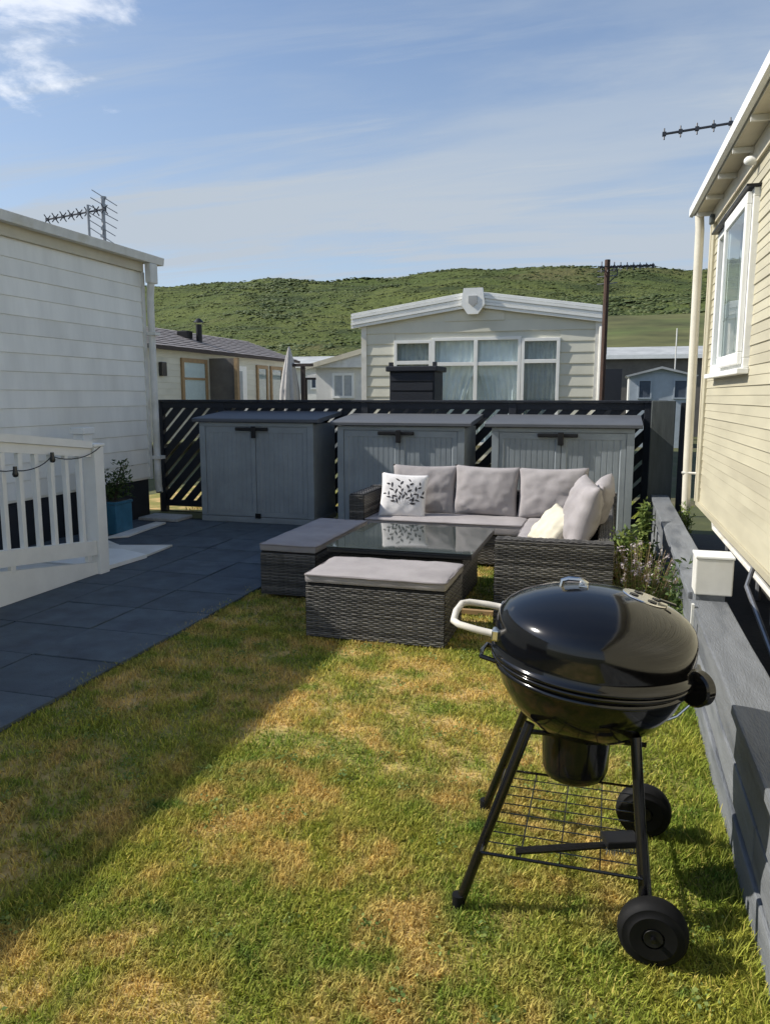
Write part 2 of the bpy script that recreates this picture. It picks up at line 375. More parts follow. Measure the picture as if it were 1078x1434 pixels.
# grass blades, one mesh
def blades(n, x0, x1, y0, y1, hmin, hmax, w, keep=None):
    x = rng.uniform(x0, x1, n); y = rng.uniform(y0, y1, n)
    clump = np.array([noise.noise((a * 5, b * 5, 3)) for a, b in zip(x, y)])
    k = rng.uniform(-1, .55, n) < clump + .35
    if keep is not None: k &= keep(x, y)
    x, y, clump = x[k], y[k], clump[k]; n = len(x)
    h = rng.uniform(hmin, hmax, n) * (1 + .6 * clump)
    near = np.clip((x - .22) / .2, 0, 1); h *= 1 + .55 * near * rng.uniform(0, 1, n)
    a = rng.uniform(0, 2 * np.pi, n); lean = rng.uniform(.5, 1.5, n)
    wx, wy = np.cos(a) * w, np.sin(a) * w; dx, dy = -np.sin(a), np.cos(a)
    z0 = np.full(n, -.006)
    mx_, my_ = x + dx * h * .46 * np.sin(lean), y + dy * h * .46 * np.sin(lean); mz = h * .52 * np.maximum(np.cos(lean), .25) + .0015
    tx, ty = x + dx * h * np.sin(lean), y + dy * h * np.sin(lean); tz = h * np.maximum(np.cos(lean), .25)
    co = np.stack([np.stack([x - wx, y - wy, z0], 1), np.stack([x + wx, y + wy, z0], 1), np.stack([mx_ + wx * .8, my_ + wy * .8, mz], 1), np.stack([mx_ - wx * .8, my_ - wy * .8, mz], 1), np.stack([tx, ty, tz], 1)], 1)
    return co, np.repeat(rng.uniform(0, 1, n), 5)
def not_blocked(x, y):
    return ~((x > -1.82) & (x < -.95) & (y > 4.5) & (y < 5.0)) & ~((x > -2.6) & (x < -2.0) & (y > 5.35) & (y < 6.55))
P = [blades(120000, -1.75, .455, .95, 2.9, .014, .036, .0019, not_blocked), blades(110000, -2.72, .455, 1.6, 4.6, .016, .038, .0026, not_blocked),
     blades(100000, -2.72, .455, 4.4, 8.4, .018, .040, .0034, not_blocked), blades(4000, .36, .452, .9, 6, .03, .065, .0018), blades(9000, -2.76, -2.60, 1.2, 8.2, .02, .042, .0022),
     blades(14000, -5.6, .6, 9.25, 11.5, .05, .12, .004)]
co = np.concatenate([p[0].reshape(-1, 3) for p in P]); rv = np.concatenate([p[1] for p in P]); nb = len(co) // 5
base = np.arange(nb)[:, None] * 5
ff = np.concatenate([base + [0, 1, 2, 3], base + [3, 2, 4]], 1).ravel(); cnt = np.tile([4, 3], nb)
g = link('lawn_grass', rawmesh('lawn_grass', co, ff, cnt, 'blade', rv)); tag(g, 'short patchy lawn grass with dry brown patches', 'grass', kind='stuff')

random.seed(31)
cl = []
for k in range(150):
    cx, cy = random.uniform(-2.6, .35), random.uniform(1.0, 6.0) ** 1.0
    for q in range(random.randint(10, 40)):
        r_ = random.gauss(0, .05); a = random.uniform(0, 6.28)
        cl.append(((cx + r_ * math.cos(a), cy + r_ * math.sin(a), random.uniform(.008, .026)), Vector((random.gauss(0, 1), random.gauss(0, 1), random.uniform(-.1, .5))), random.uniform(.6, 1.3)))
CLOVER = cl
# the hill behind the park
def hz(x, y):
    t = (y - 52) / 98.0
    t = max(0, min(1, t)); s = t * (.55 + .75 * t - .3 * t * t)
    crest = 24.9 + .4 * noise.noise((x * .03, 0, 5)) - max(0, x + 4) * .085
    z = s * crest
    z += t * (1 - .6 * t) * (3.6 * noise.noise((x * .05 + y * .02, y * .04, 1)) + 1.0 * noise.noise((x * .13, y * .13, 7))) + min(1, t * 4) * .35 * noise.noise((x * .5, y * .5, 3))
    if y > 150: z = crest - (y - 150) * .05 + .8 * noise.noise((x * .13, y * .13, 7))
    return z if t > 0 else -.1
bm = bmesh.new(); nx, ny = 210, 80
xs = [-330 + 560 * i / nx for i in range(nx + 1)]; ysv = [50 + 130 * (j / ny) for j in range(ny + 1)]
V = [[bm.verts.new((x, y, hz(x, y))) for x in xs] for y in ysv]
for j in range(ny):
    for i in range(nx): bm.faces.new((V[j][i], V[j][i + 1], V[j + 1][i + 1], V[j + 1][i]))
struct('hill', bm, 'hill', True)
# scrub: clumps of leaf-sized faces
octv = np.array([(1, 0, 0), (-1, 0, 0), (0, 1, 0), (0, -1, 0), (0, 0, 1.), (.5, .5, .55), (-.5, .5, .6), (.5, -.5, .6), (-.5, -.5, .5)])
octf = np.array([(0, 2, 5), (2, 1, 6), (1, 3, 8), (3, 0, 7), (4, 0, 5), (5, 2, 4), (4, 2, 6), (6, 1, 4), (4, 1, 8), (8, 3, 4), (4, 3, 7), (7, 0, 4)])
cos_, fcs, rr = [], [], []; off = 0
for k in range(90000):
    y = 53 + 98 * random.random() ** .85; x = random.uniform(-.95, .28) * y
    d = .9 * noise.noise((x * .028 + y * .03, y * .05 - x * .012, 11)) + .75 * noise.noise((x * .05 + y * .09, y * .17 - x * .06, 4)) + .2 * noise.noise((x * .3, y * .3, 8))
    crestb = y > 147
    dark = d > random.random() * .5 + .12 or (crestb and random.random() < .5)
    if not dark and random.random() > .42: continue
    s_ = random.uniform(.12, .34) * (1 + .6 * max(0, d)) if dark else random.uniform(.12, .26); fl = random.uniform(.3, .6) if dark else random.uniform(.25, .45)
    c_ = octv * (1 + rng.uniform(-.35, .35, (9, 1))) * [s_ * random.uniform(.9, 1.6), s_, s_ * fl] + [x, y, hz(x, y) - .03]
    cos_.append(c_); fcs.append(octf + off); off += 9; b_ = random.uniform(.05, .55) if dark else random.uniform(.55, 1.1); rr.append(np.clip(b_ + rng.uniform(-.2, .2, 9), 0, 1))
co = np.concatenate(cos_); fa = np.concatenate(fcs)
g = link('hillside_scrub', rawmesh('hillside_scrub', co, fa.ravel(), np.full(len(fa), 3), 'scrub', np.concatenate(rr))); tag(g, 'low dark green scrub covering the hillside', 'scrub', kind='stuff')
# bracken terrace at the hill's foot, right
bm = bmesh.new()
gx = [-6 + 40 * i / 30 for i in range(31)]; gy = [60 + 8 * j / 8 for j in range(9)]
V = [[bm.verts.new((x, y, max(hz(x, y) + .25, 4.6 + (y - 60) * .44 + .15 * noise.noise((x * .4, y * .4, 0))))) for x in gx] for y in gy]
for j in range(8):
    for i in range(30): bm.faces.new((V[j][i], V[j][i + 1], V[j + 1][i + 1], V[j + 1][i]))
struct('bracken_terrain', bm, 'field', True)

# ------------------------------------------------------------------ caravans: cladding
def clad_profile_mesh(length, h, lip, axis, sign, m, steps=1):
    """a lapped board: bottom edge proud, running along the axis from 0 to length; face looks towards sign on the other axis"""
    bm = bmesh.new()
    if steps == 1: prof = [(0, 0), (lip, .004), (lip * .95, .02), (.002, h), (0, h)]
    else: prof = [(0, 0), (lip, .004), (lip * .9, .012), (.004, h * .5), (lip * .8, h * .5 + .004), (.002, h), (0, h)]
    n = max(2, int(length / .35)); rings = []; sd = random.uniform(0, 50)
    for i in range(n + 1):
        d = length * i / n; w = .0028 * noise.noise((d * 1.1, sd, 0)) + .0012 * noise.noise((d * 4, sd, 3)); dz = .0035 * noise.noise((d * .7, sd, 9))
        ring = []
        for k, (a_, b_) in enumerate(prof):
            out = sign * (a_ + .004 + (w if 0 < k < len(prof) - 1 else 0)); zz_ = b_ + (dz if 0 < k < len(prof) - 2 else 0)
            ring.append(bm.verts.new((out, d, zz_) if axis == 'Y' else (d, out, zz_)))
        rings.append(ring)
    for A_, B_ in zip(rings, rings[1:]):
        for k in range(len(prof)): bm.faces.new((A_[k], A_[(k + 1) % len(prof)], B_[(k + 1) % len(prof)], B_[k]))
    bm.faces.new(rings[0]); bm.faces.new(rings[-1][::-1])
    return mesh_of(bm, 'cladding_board', m)

# left caravan ------------------------------------------------------
LX = -5.65
lc = thing('static_caravan', 'pale grey-cream static caravan side wall in shade on the left behind the white ramp', 'caravan', (LX - 1.7, 3.5, 0), 'static caravans')
bpart('wall', 'side_left', lc, (LX - 3.5, LX, -2.6, 8.6, .50, 3.22))
bh = .181
mes = [clad_profile_mesh(11.1, bh, .012, 'Y', 1, 'side_left') for k in range(4)]
for k in range(14): link('cladding_board', mes[(k * 3) % 4], lc, Vector((LX, -2.55, .52 + k * bh)) - Vector(lc.location))
bpart('eaves_board', 'cream', lc, (LX, LX + .045, -2.6, 8.57, 3.06, 3.20))
bpart('corner_trim', 'offwhite', lc, (LX - .02, LX + .03, 8.55, 8.61, .50, 3.06))
bpart('skirting', 'skirt', lc, (LX - .09, LX - .03, -2.6, 8.585, 0, .499)); bpart('end_skirting', 'skirt', lc, (LX - 3.4, LX - .091, 8.5, 8.58, 0, .499))
for y in (8.05, 7.3, 6.0): bpart('skirting_panel', 'skirt', lc, (LX - .029, LX - .012, y - .35, y + .33, .02, .47))
bm = bmesh.new(); prism(bm, [(LX - 3.6, 3.2), (LX + .06, 3.2), (LX + .06, 3.24), (LX - 1.75, 3.62), (LX - 3.6, 3.24)], -2.7, 8.82); part('roof', bm, 'roofgrey', lc)
bm = bmesh.new(); prism(bm, [(LX + .062, 3.17), (LX + .15, 3.17), (LX + .165, 3.26), (LX + .150, 3.265), (LX + .135, 3.19), (LX + .075, 3.19), (LX + .062, 3.25)], -2.7, 8.86); part('gutter', bm, 'offwhite', lc)
bm = bmesh.new(); box(bm, LX + .07, LX + .15, 8.56, 8.72, 2.93, 3.168, .01); part('gutter_hopper', bm, 'offwhite', lc)
bm = bmesh.new(); tube(bm, [(LX + .10, 8.64, 2.94), (LX + .07, 8.655, 2.75), (LX + .07, 8.655, .42), (LX + .10, 8.63, .32)], .045, 10); dp = part('downpipe', bm, 'offwhite', lc, 40)
for z in (.75, 2.3): bpart('pipe_clip', 'offwhite', dp, (LX + .02, LX + .15, 8.60, 8.72, z, z + .04))

# tv aerials --------------------------------------------------------
def yagi(name, label, base, mast_h, boom0, boom1, elems, m1, m2, axis_fn, mast_r=.016, extra=None, group='television aerials on the caravans'):
    t = thing(name, label, 'aerial', base, group)
    bm = bmesh.new(); b = Vector(base); tube(bm, [b, b + Vector((0, 0, mast_h))], mast_r, 8); part('mast', bm, m1, t, 40)
    bm = bmesh.new(); tube(bm, [boom0, boom1], .011, 6); part('boom', bm, m2, t, 40)
    a, c = Vector(boom0), Vector(boom1)
    for k in range(elems):
        p = a.lerp(c, k / (elems - 1)); bm = bmesh.new()
        for d in axis_fn(k):
            d = Vector(d); tube(bm, [p - d, p + d], .0055 if m2 == 'alu' else .007, 5)
        box(bm, p.x - .017, p.x + .017, p.y - .017, p.y + .017, p.z - .017, p.z + .017)
        part('element', bm, m2, t)
    return t
yagi('tv_aerial', 'dark aerial with crossed elements pointing left above the left caravan roof', (-6.30, 8.50, 3.46), .42, (-6.05, 8.48, 3.81), (-7.05, 8.68, 3.79), 8, 'alu', 'darkalu', lambda k: [(.015, .04, .055), (-.015, -.04, .055)])
yagi('tv_aerial', 'pale grey ladder aerial with parallel slanting rods on the left caravan roof', (-6.17, 8.62, 3.40), .60, (-6.17, 8.58, 3.52), (-6.17, 8.66, 3.99), 6, 'alu', 'alu', lambda k: [(.145 - .012 * abs(k - 3), .08, -.085)], .022)
t = yagi('tv_aerial', 'dark aerial with short upright rods sticking out over the right caravan roof', (1.06, 8.0, 3.30), .70, (.36, 8.0, 3.955), (1.35, 8.0, 4.03), 8, 'darkalu', 'darkalu', lambda k: [(.0, .02, .055)], .012)
bm = bmesh.new(); tube(bm, [(.93, 8.0, 3.99), (.93, 8.0, 3.9), (.97, 8.0, 3.84), (1.06, 8.0, 3.83)], .011, 6); part('bracket', bm, 'darkalu', t, 40)

# right caravan -----------------------------------------------------
RX = .85
rc = thing('static_caravan', 'sunlit yellow-cream static caravan with white sliding window on the right', 'caravan', (RX + 1.7, 3, 0), 'static caravans')
rcl = Vector(rc.location)
bm = bmesh.new()   # shell with the window opening left open
for b in ((RX, RX + .06, -2, 5.90, .55, 3.24), (RX, RX + .06, 7.32, 8.05, .55, 3.24), (RX, RX + .06, 5.90, 7.32, .55, 1.80), (RX, RX + .06, 5.90, 7.32, 2.90, 3.24)): box(bm, *b)
part('wall', bm, 'side_right', rc)
bpart('end_wall', 'side_right', rc, (RX + .06, RX + 3.5, 8.0, 8.05, .55, 3.24)); bpart('near_wall', 'side_right', rc, (RX + .06, RX + 3.5, -2, -1.95, .55, 3.24))
bpart('far_side_wall', 'side_right', rc, (RX + 3.5, RX + 3.56, -2, 8.05, .55, 3.24)); bpart('floor', 'skirt', rc, (RX + .06, RX + 3.5, -1.94, 7.99, .5, .56))
rh = .134
def lay(y0, y1, ks):
    me_ = [clad_profile_mesh(y1 - y0, rh, .010, 'Y', -1, 'side_right', 2) for q in range(3)]
    for k in ks: link('cladding_board', me_[k % 3], rc, Vector((RX, y0, .545 + k * rh)) - rcl)
lay(-2, 8.0, list(range(0, 9)) + list(range(18, 20))); lay(-2, 5.82, range(9, 18)); lay(7.40, 8.0, range(9, 18))
bpart('corner_trim', 'cream', rc, (RX - .035, RX + .055, 8.001, 8.07, .53, 3.2)); bpart('corner_strip', 'side_right', rc, (RX - .030, RX - .001, 7.84, 8.0, .53, 3.2))
bpart('sill_rail', 'side_right', rc, (RX - .03, RX - .002, -2, 7.99, .50, .545))
bpart('eaves_board', 'cream', rc, (RX - .032, RX, -2, 8.0, 3.105, 3.24))
bm = bmesh.new(); prism(bm, [(RX - .17, 3.26), (RX + 3.7, 3.26), (RX + 3.7, 3.3), (RX + 1.75, 3.66), (RX - .17, 3.30)], -2.1, 8.25); part('roof', bm, 'roofgrey', rc)
bpart('soffit', 'cream', rc, (RX - .16, RX - .033, -2.05, 8.2, 3.241, 3.258))
bm = bmesh.new(); prism(bm, [(RX - .205, 3.262), (RX - .172, 3.255), (RX - .172, 3.33), (RX - .205, 3.335)], -2.1, 8.30); part('gutter', bm, 'white', rc)
for y in (8.0, 7.35, 6.7, 6.05, 5.4, 4.75): bpart('gutter_bracket', 'offwhite', rc, (RX - .165, RX - .033, y, y + .025, 3.205, 3.24))
bm = bmesh.new(); tube(bm, [(RX - .13, 8.12, 3.235), (RX - .12, 8.12, 3.1), (RX - .11, 8.10, .95), (RX - .10, 8.08, .12)], .042, 10); dp = part('downpipe', bm, 'pipe', rc, 40)
bm = bmesh.new(); tube(bm, [(RX - .16, 8.08, .80), (RX - .02, 8.04, .80)], .012, 6); part('pipe_clip', bm, 'offwhite', dp)
# window
wf = bmesh.new()
for b in ((RX - .05, RX + .03, 5.82, 7.40, 1.74, 1.81), (RX - .05, RX + .03, 5.82, 7.40, 2.86, 2.92), (RX - .05, RX + .03, 5.82, 5.89, 1.81, 2.86), (RX - .05, RX + .03, 7.33, 7.40, 1.81, 2.86), (RX - .05, RX + .03, 6.72, 6.79, 1.81, 2.86)): box(wf, *b, bev=.006)
wi = part('window', wf, 'white', rc)
sf = bmesh.new()
for b in ((RX - .085, RX - .052, 5.85, 6.80, 1.77, 1.85), (RX - .085, RX - .052, 5.85, 6.80, 2.82, 2.90), (RX - .085, RX - .052, 5.85, 5.92, 1.85, 2.82), (RX - .085, RX - .052, 6.74, 6.80, 1.85, 2.82)): box(sf, *b, bev=.006)
part('opening_sash', sf, 'white', wi)
bpart('pane', 'glass', wi, (RX - .072, RX - .066, 5.921, 6.739, 1.851, 2.819)); bpart('pane', 'glass', wi, (RX - .02, RX - .014, 6.791, 7.329, 1.811, 2.859))
bpart('drip_rail', 'black', wi, (RX - .10, RX - .004, 5.80, 7.42, 2.922, 2.938)); bpart('window_sill', 'white', wi, (RX - .09, RX - .012, 5.79, 7.43, 1.70, 1.738), .006)
bm = bmesh.new()
for a, b in ((5.93, 6.2), (6.35, 6.75), (6.8, 7.0), (7.12, 7.32)):
    nn = 24; prev = None
    for i in range(nn + 1):
        y = a + (b - a) * i / nn; x = RX + .12 + .025 * math.sin(i * 1.5)
        q = (bm.verts.new((x, y, 1.75)), bm.verts.new((x, y, 2.88)))
        if prev: bm.faces.new((prev[0], q[0], q[1], prev[1]))
        prev = q
part('curtain', bm, 'blind', wi, True)
bm = bmesh.new(); box(bm, RX + .5, RX + .53, 5.3, 7.8, 1.2, 3.0); part('dim_room_backing', bm, 'curtain', wi)  # dark panel added so the room behind the glass looks dim
# lamp under the eaves, tv vents
bm = bmesh.new(); lathe(bm, [(0, .03), (.03, .03), (.032, -.0), (.028, -.03), (.012, -.045), (0, -.047)], 16, (RX - .06, 5.95, 3.12), 'X'); o = solo('wall_lamp', bm, 'white', 'small white lamp under the right caravan eaves above the window', 'lamp', smooth=40, base=(RX - .06, 5.95, 3.06))
bm = bmesh.new(); box(bm, RX - .07, RX - .034, 7.80, 7.90, 3.10, 3.18, .01); solo('junction_box', bm, 'board', 'small grey box at the far end of the right caravan eaves', 'box', base=(RX - .05, 7.7, 3.05))
# under the caravan: chassis, legs, pipes
bpart('chassis_rail', 'rust', rc, (RX + .5, RX + .58, -1.9, 7.9, .34, .499)); bpart('chassis_rail', 'rust', rc, (RX + 2.6, RX + 2.68, -1.9, 7.9, .34, .499))
for y in (7.75, 6.3, 4.9, 3.4):
    bm = bmesh.new(); tube(bm, [(RX + .25, y, 0), (RX + .25, y, .5)], .022, 8); part('jack_leg', bm, 'alu', rc, 40)
bm = bmesh.new(); tube(bm, [(RX + .12, 7.9, .48), (RX + .13, 7.8, .3), (RX + .16, 6.0, .26), (RX + .2, 4.9, .20), (RX + .22, 3.0, .16), (RX + .3, 2.2, .14)], .022, 8); part('waste_pipe', bm, 'offwhite', rc, 40)
bm = bmesh.new(); tube(bm, [(RX + .06, 5.6, .5), (RX + .05, 5.5, .42), (RX - .02, 5.3, .33), (RX - .01, 4.4, .1)], .016, 8); part('water_pipe', bm, 'alu', rc, 40)
bpart('shade_backing', 'skirt', rc, (RX + 1.2, RX + 1.24, -1.8, 7.9, .0, .499))  # dark sheet added to stand for the shade under the caravan
bm = bmesh.new(); lathe(bm, [(0, -.07), (.13, -.07), (.15, -.05), (.15, .05), (.13, .07), (0, .07)], 20, (RX + .75, 4.6, .26), 'X'); part('wheel', bm, 'rubber', rc, 40)
random.seed(3)
for k, lab in ((0, 'pale concrete block lying under the right caravan'), (1, 'mid-grey concrete block under the caravan nearest the post')):
    bm = bmesh.new(); x, y = (RX + .35, 4.15 + 1.3 * k); box(bm, x - .1, x + .1, y - .2, y + .2, -.011, .10 + .03 * k, .01); solo('concrete_block', bm, 'stone', lab, 'block', 'blocks under the caravan', base=(x, y, 0))

TURN = Matrix.Translation((RX, 8.05, 0)) @ Matrix.Rotation(R(1.15), 4, 'Z') @ Matrix.Translation((-RX, -8.05, 0))
for o in C.objects:
    if o is rc or (o.get('label') or '') in ('small white lamp under the right caravan eaves above the window', 'small grey box at the far end of the right caravan eaves'):
        o.location = TURN @ o.location; o.rotation_euler = (0, 0, R(1.15))
# middle caravan with gable facing us -----------------------------------
MY = 12.5
mc = thing('static_caravan', 'cream static caravan gable end with white pitched roof edge and wide window beyond the fence', 'caravan', (-2.15, MY, 0), 'static caravans'); mcl = Vector(mc.location)
X0, X1, XR = -4.04, -.22, -2.17
zeL, zr = 2.70, 2.98
def gz(x): return zr - (zr - zeL) * abs(x - XR) / 1.95
wins = [(-3.44, -2.90, .8, 2.40), (-2.80, -1.46, .8, 2.43), (-1.355, -.86, .8, 2.40)]
bm = bmesh.new()       # walls with openings
cols = sorted({X0, X1} | {w[0] for w in wins} | {w[1] for w in wins})
for a, b in zip(cols, cols[1:]):
    w = [q for q in wins if abs(q[0] - a) < 1e-6]
    def pan(z0, top=True, z1=None):
        pts = [(a, z0), (b, z0)] + ([(b, gz(b)), (XR, zr), (a, gz(a))] if a < XR < b else [(b, gz(b)), (a, gz(a))]) if z1 is None else [(a, z0), (b, z0), (b, z1), (a, z1)]
        prism(bm, pts, MY, MY + .06)
    if w: pan(.45, z1=w[0][2]); pan(w[0][3])
    else: pan(.45)
part('gable_wall', bm, 'side_mid', mc)
for x in (X0, X1 - .06): bpart('side_wall', 'side_mid', mc, (x, x + .06, MY + .061, MY + 10, .45, 2.66))
bpart('rear_wall', 'side_mid', mc, (X0, X1, MY + 10, MY + 10.06, .45, 2.66))
ch = .172
for k in range(15):
    z = .5 + k * ch
    segs = [(X0 + .06, X1 - .06)]
    for w in wins:
        if z + ch > w[2] - .02 and z < w[3] + .03:
            ns = []
            for a, b in segs:
                if w[0] - .05 > a: ns.append((a, min(b, w[0] - .05)))
                if w[1] + .05 < b: ns.append((max(a, w[1] + .05), b))
            segs = [s for s in ns if s[1] - s[0] > .02]
    for a, b in segs:
        if z + ch > zeL + .05:
            lim = 1.95 * (zr - z - ch) / (zr - zeL) - .02; a = max(a, XR - lim); b = min(b, XR + lim)
            if b - a < .1: continue
        link('cladding_board', clad_profile_mesh(b - a, ch, .014, 'X', -1, 'side_mid'), mc, Vector((a, MY, z)) - mcl)
for x in (X0 - .02, X1 - .07): bpart('corner_trim', 'offwhite', mc, (x, x + .09, MY - .03, MY - .001, .45, gz(x + .045) - .02))
for s, (xa, xb) in (('l', (X0 - .16, XR)), ('r', (XR, X1 + .02))):
    ea, eb = (gz(xa), zr) if s == 'l' else (zr, gz(xb))
    ya, yb = MY - .36, MY + 10.2
    bm = bmesh.new(); prism(bm, [(xa, ea - .0), (xb, eb - .0), (xb, eb + .21), (xa, ea + .21)], MY - .032, yb); rf = part('roof', bm, 'roofgrey', mc)
    bm = bmesh.new()   # ribbed barge board
    for q in range(5): 
        d0, d1 = .25 * q / 5, .25 * (q + 1) / 5 - .012
        prism(bm, [(xa - (.02 if s == 'l' else 0), ea + d0 - .03), (xb, eb + d0 - .03), (xb, eb + d1 - .03), (xa - (.02 if s == 'l' else 0), ea + d1 - .03)], MY - .080 - .012 * (q % 2), MY - .034)
    prism(bm, [(xa, ea - .025), (xb, eb - .025), (xb, eb + .215), (xa, ea + .215)], MY - .065, MY - .0335)
    part('barge_board', bm, 'white', mc)
bm = bmesh.new(); prism(bm, [(XR - .19, zr - .0), (XR - .02 - .06, zr - .15), (XR + .08, zr - .15), (XR + .19, zr), (XR + .15, zr + .25), (XR - .15, zr + .25)], MY - .16, MY - .095); fin = part('ridge_finial', bm, 'white', mc)
bm = bmesh.new(); prism(bm, [(XR - .07, zr + .02), (XR, zr - .04), (XR + .07, zr + .02), (XR + .07, zr + .13), (XR - .07, zr + .13)], MY - .175, MY - .162); part('finial_badge', bm, 'roofgrey', fin)
for i, w in enumerate(wins):
    bm = bmesh.new(); a, b, z0, z1 = w; fw = .05; ya, yb = MY - .045, MY + .03
    tb = 2.03 if i == 1 else 2.06
    for q in ((a - fw, b + fw, z1, z1 + fw), (a - fw, b + fw, z0 - fw, z0), (a - fw, a, z0, z1), (b, b + fw, z0, z1), (a, b, tb, tb + .06)): box(bm, q[0], q[1], ya, yb, q[2], q[3], .004)
    if i == 1: box(bm, (a + b) / 2 - .03, (a + b) / 2 + .03, ya - .004, yb + .004, z0 + .001, z1 - .001, .004)
    wv = part('window', bm, 'white', mc)
    bpart('pane', 'glass', wv, (a, b, MY - .01, MY - .004, z0, z1))
    bm = bmesh.new(); n_ = 60; rows = 16
    halves = [(a, (a + b) / 2, 1), ((a + b) / 2, b, -1)] if i == 1 else [(a, b, 0)]
    for (ca, cb, sd) in halves:
        grid = []
        for r_ in range(rows + 1):
            zf = r_ / rows; z = z0 + (z1 - z0) * (1 - zf); row = []
            gather = 1 - (.62 * max(0, zf - .25) ** .8 if sd else 0)   # tied back towards the outer side
            for c_ in range(n_ + 1):
                u = c_ / n_
                x = ca + (cb - ca) * u * gather if sd == 1 else (cb - (cb - ca) * (1 - u) * gather if sd == -1 else ca + (cb - ca) * u)
                row.append(bm.verts.new((x, MY + .050 + .014 * math.sin(u * 42) + .01 * math.sin(u * 17 + r_), z)))
            grid.append(row)
        for r_ in range(rows):
            for c_ in range(n_): bm.faces.new((grid[r_][c_], grid[r_ + 1][c_], grid[r_ + 1][c_ + 1], grid[r_][c_ + 1]))
    part('net_curtain', bm, 'net' if i == 1 else 'blind', wv, True)
    bm = bmesh.new(); pv_ = None
    for c_ in range(81):
        x = a + (b - a) * c_ / 80; q_ = (bm.verts.new((x, MY + .085 + .010 * math.sin(c_ * 1.1), z0)), bm.verts.new((x, MY + .085 + .010 * math.sin(c_ * 1.1), z1)))
        if pv_: bm.faces.new((pv_[0], q_[0], q_[1], pv_[1]))
        pv_ = q_
    part('window_blind', bm, 'net', wv, True)
bpart('dim_room_backing', 'curtain', mc, (X0 + .1, X1 - .1, MY + 2.5, MY + 2.54, .5, 2.6))  # dark colour here stands for the dim interior
bm = bmesh.new(); tube(bm, [(X1 + .02, MY - .05, 2.6), (X1 + .02, MY - .05, .1)], .035, 8); part('downpipe', bm, 'offwhite', mc, 40)
bpart('skirting', 'skirt', mc, (X0 + .1, X1 - .1, MY + .1, MY + .13, 0, .45))

# pole with aerial in front of the middle caravan
t = yagi('tv_aerial', 'tall rusty brown pole with a small aerial on top beside the middle caravan', (-.13, 10.5, -.011), 3.27, (-.2, 10.5, 3.17), (.42, 10.5, 3.165), 9, 'rust', 'darkalu', lambda k: [(.0, .05, .075 - .005 * k), (.04, .09, 0)], .034)
bm = bmesh.new(); tube(bm, [(-.02, 10.5, 3.16), (.0, 10.5, 3.08), (-.13, 10.5, 2.95)], .008, 6); part('bracket', bm, 'darkalu', t, 40)
bm = bmesh.new()
for z in (2.96, 3.05, 3.12): tube(bm, [(-.25, 10.5, z), (.0, 10.5, z + .01)], .007, 5)
part('cross_rod', bm, 'alu', t)

# brown-roofed caravan, far left ---------------------------------------
BX = -11.0
bc = thing('static_caravan', 'long cream static caravan with brown tiled roof and wood-framed windows far left', 'caravan', (BX - 1.8, 20, 0), 'static caravans')
bpart('wall', 'side_mid', bc, (BX - 3.6, BX, 8, 25.6, .4, 2.78))
me = clad_profile_mesh(17.4, .16, .012, 'Y', 1, 'side_mid')
for k in range(14): link('cladding_board', me, bc, Vector((BX, 8.1, .45 + k * .16)) - Vector(bc.location))
bm = bmesh.new(); prism(bm, [(BX - 3.85, 2.72), (BX + .25, 2.72), (BX + .25, 2.78), (BX - 1.8, 3.50), (BX - 3.85, 2.78)], 7.7, 25.9); rf = part('roof', bm, 'tile', bc)
bm = bmesh.new()
nsl = Vector((2.05, 0, -.72)).normalized()
for r_ in range(10):
    p = Vector((BX + .25, 0, 2.785)) - nsl * (2.17 * (r_ + 1) / 10); q = p + nsl * .23
    up = Vector((.72, 0, 2.05)).normalized()
    for a in range(0, 60):
        y = 7.75 + a * .302; h = .02 + .012 * ((a * 7 + r_ * 3) % 3) / 3
        vs = [bm.verts.new((p + up * .006).to_tuple()[:1] + (y,) + ((p + up * .006).z,)), bm.verts.new(((p + up * .006).x, y + .29, (p + up * .006).z)), bm.verts.new(((q + up * h).x, y + .29, (q + up * h).z)), bm.verts.new(((q + up * h).x, y, (q + up * h).z))]
        bm.faces.new(vs)
part('roof_tiles', bm, 'tile', rf, kind='stuff')
bpart('eaves_board', 'postwood', bc, (BX + .251, BX + .28, 7.7, 25.9, 2.70, 2.78))
for (ya, yb, za, zb, m_) in ((18.42, 19.55, 1.40, 2.44, 'net'), (22.95, 23.55, 1.3, 2.42, 'blind'), (24.0, 24.75, 1.3, 2.42, 'blind')):
    bm = bmesh.new(); f = .11
    for q in ((ya - f, yb + f, zb, zb + f), (ya - f, yb + f, za - f, za), (ya - f, ya, za, zb), (yb, yb + f, za, zb)): box(bm, BX + .012, BX + .07, q[0], q[1], q[2], q[3])
    if yb - ya > 1: box(bm, BX + .014, BX + .06, ya, yb, 1.98, 2.04)
    wv = part('window', bm, 'wood', bc); bpart('blind', m_, wv, (BX + .030, BX + .036, ya + .001, yb - .001, za + .001, zb - .001)); bpart('pane', 'glass', wv, (BX + .045, BX + .050, ya + .001, yb - .001, za + .001, zb - .001))
bpart('door', 'white', bc, (BX + .014, BX + .06, 20.95, 22.1, .6, 2.45)); bpart('door_pane', 'blind', bc, (BX + .061, BX + .07, 21.25, 21.8, 1.3, 2.3))
bpart('porch_screen', 'brown', bc, (BX + .014, BX + .9, 19.85, 19.95, .4, 2.6)); bpart('porch_post', 'wood', bc, (BX + .85, BX + .95, 19.72, 19.84, .4, 2.6)); bpart('porch_shade', 'curtain', bc, (BX + .013, BX + .05, 20.0, 20.9, .6, 2.5))
bm = bmesh.new(); box(bm, BX + .013, BX + .12, 17.28, 17.5, 2.05, 2.4, .02); solo('wall_lantern', bm, 'lampglass', 'black wall lantern at the left end of the brown-roofed caravan', 'lantern', base=(BX + .05, 17.4, 2.2))
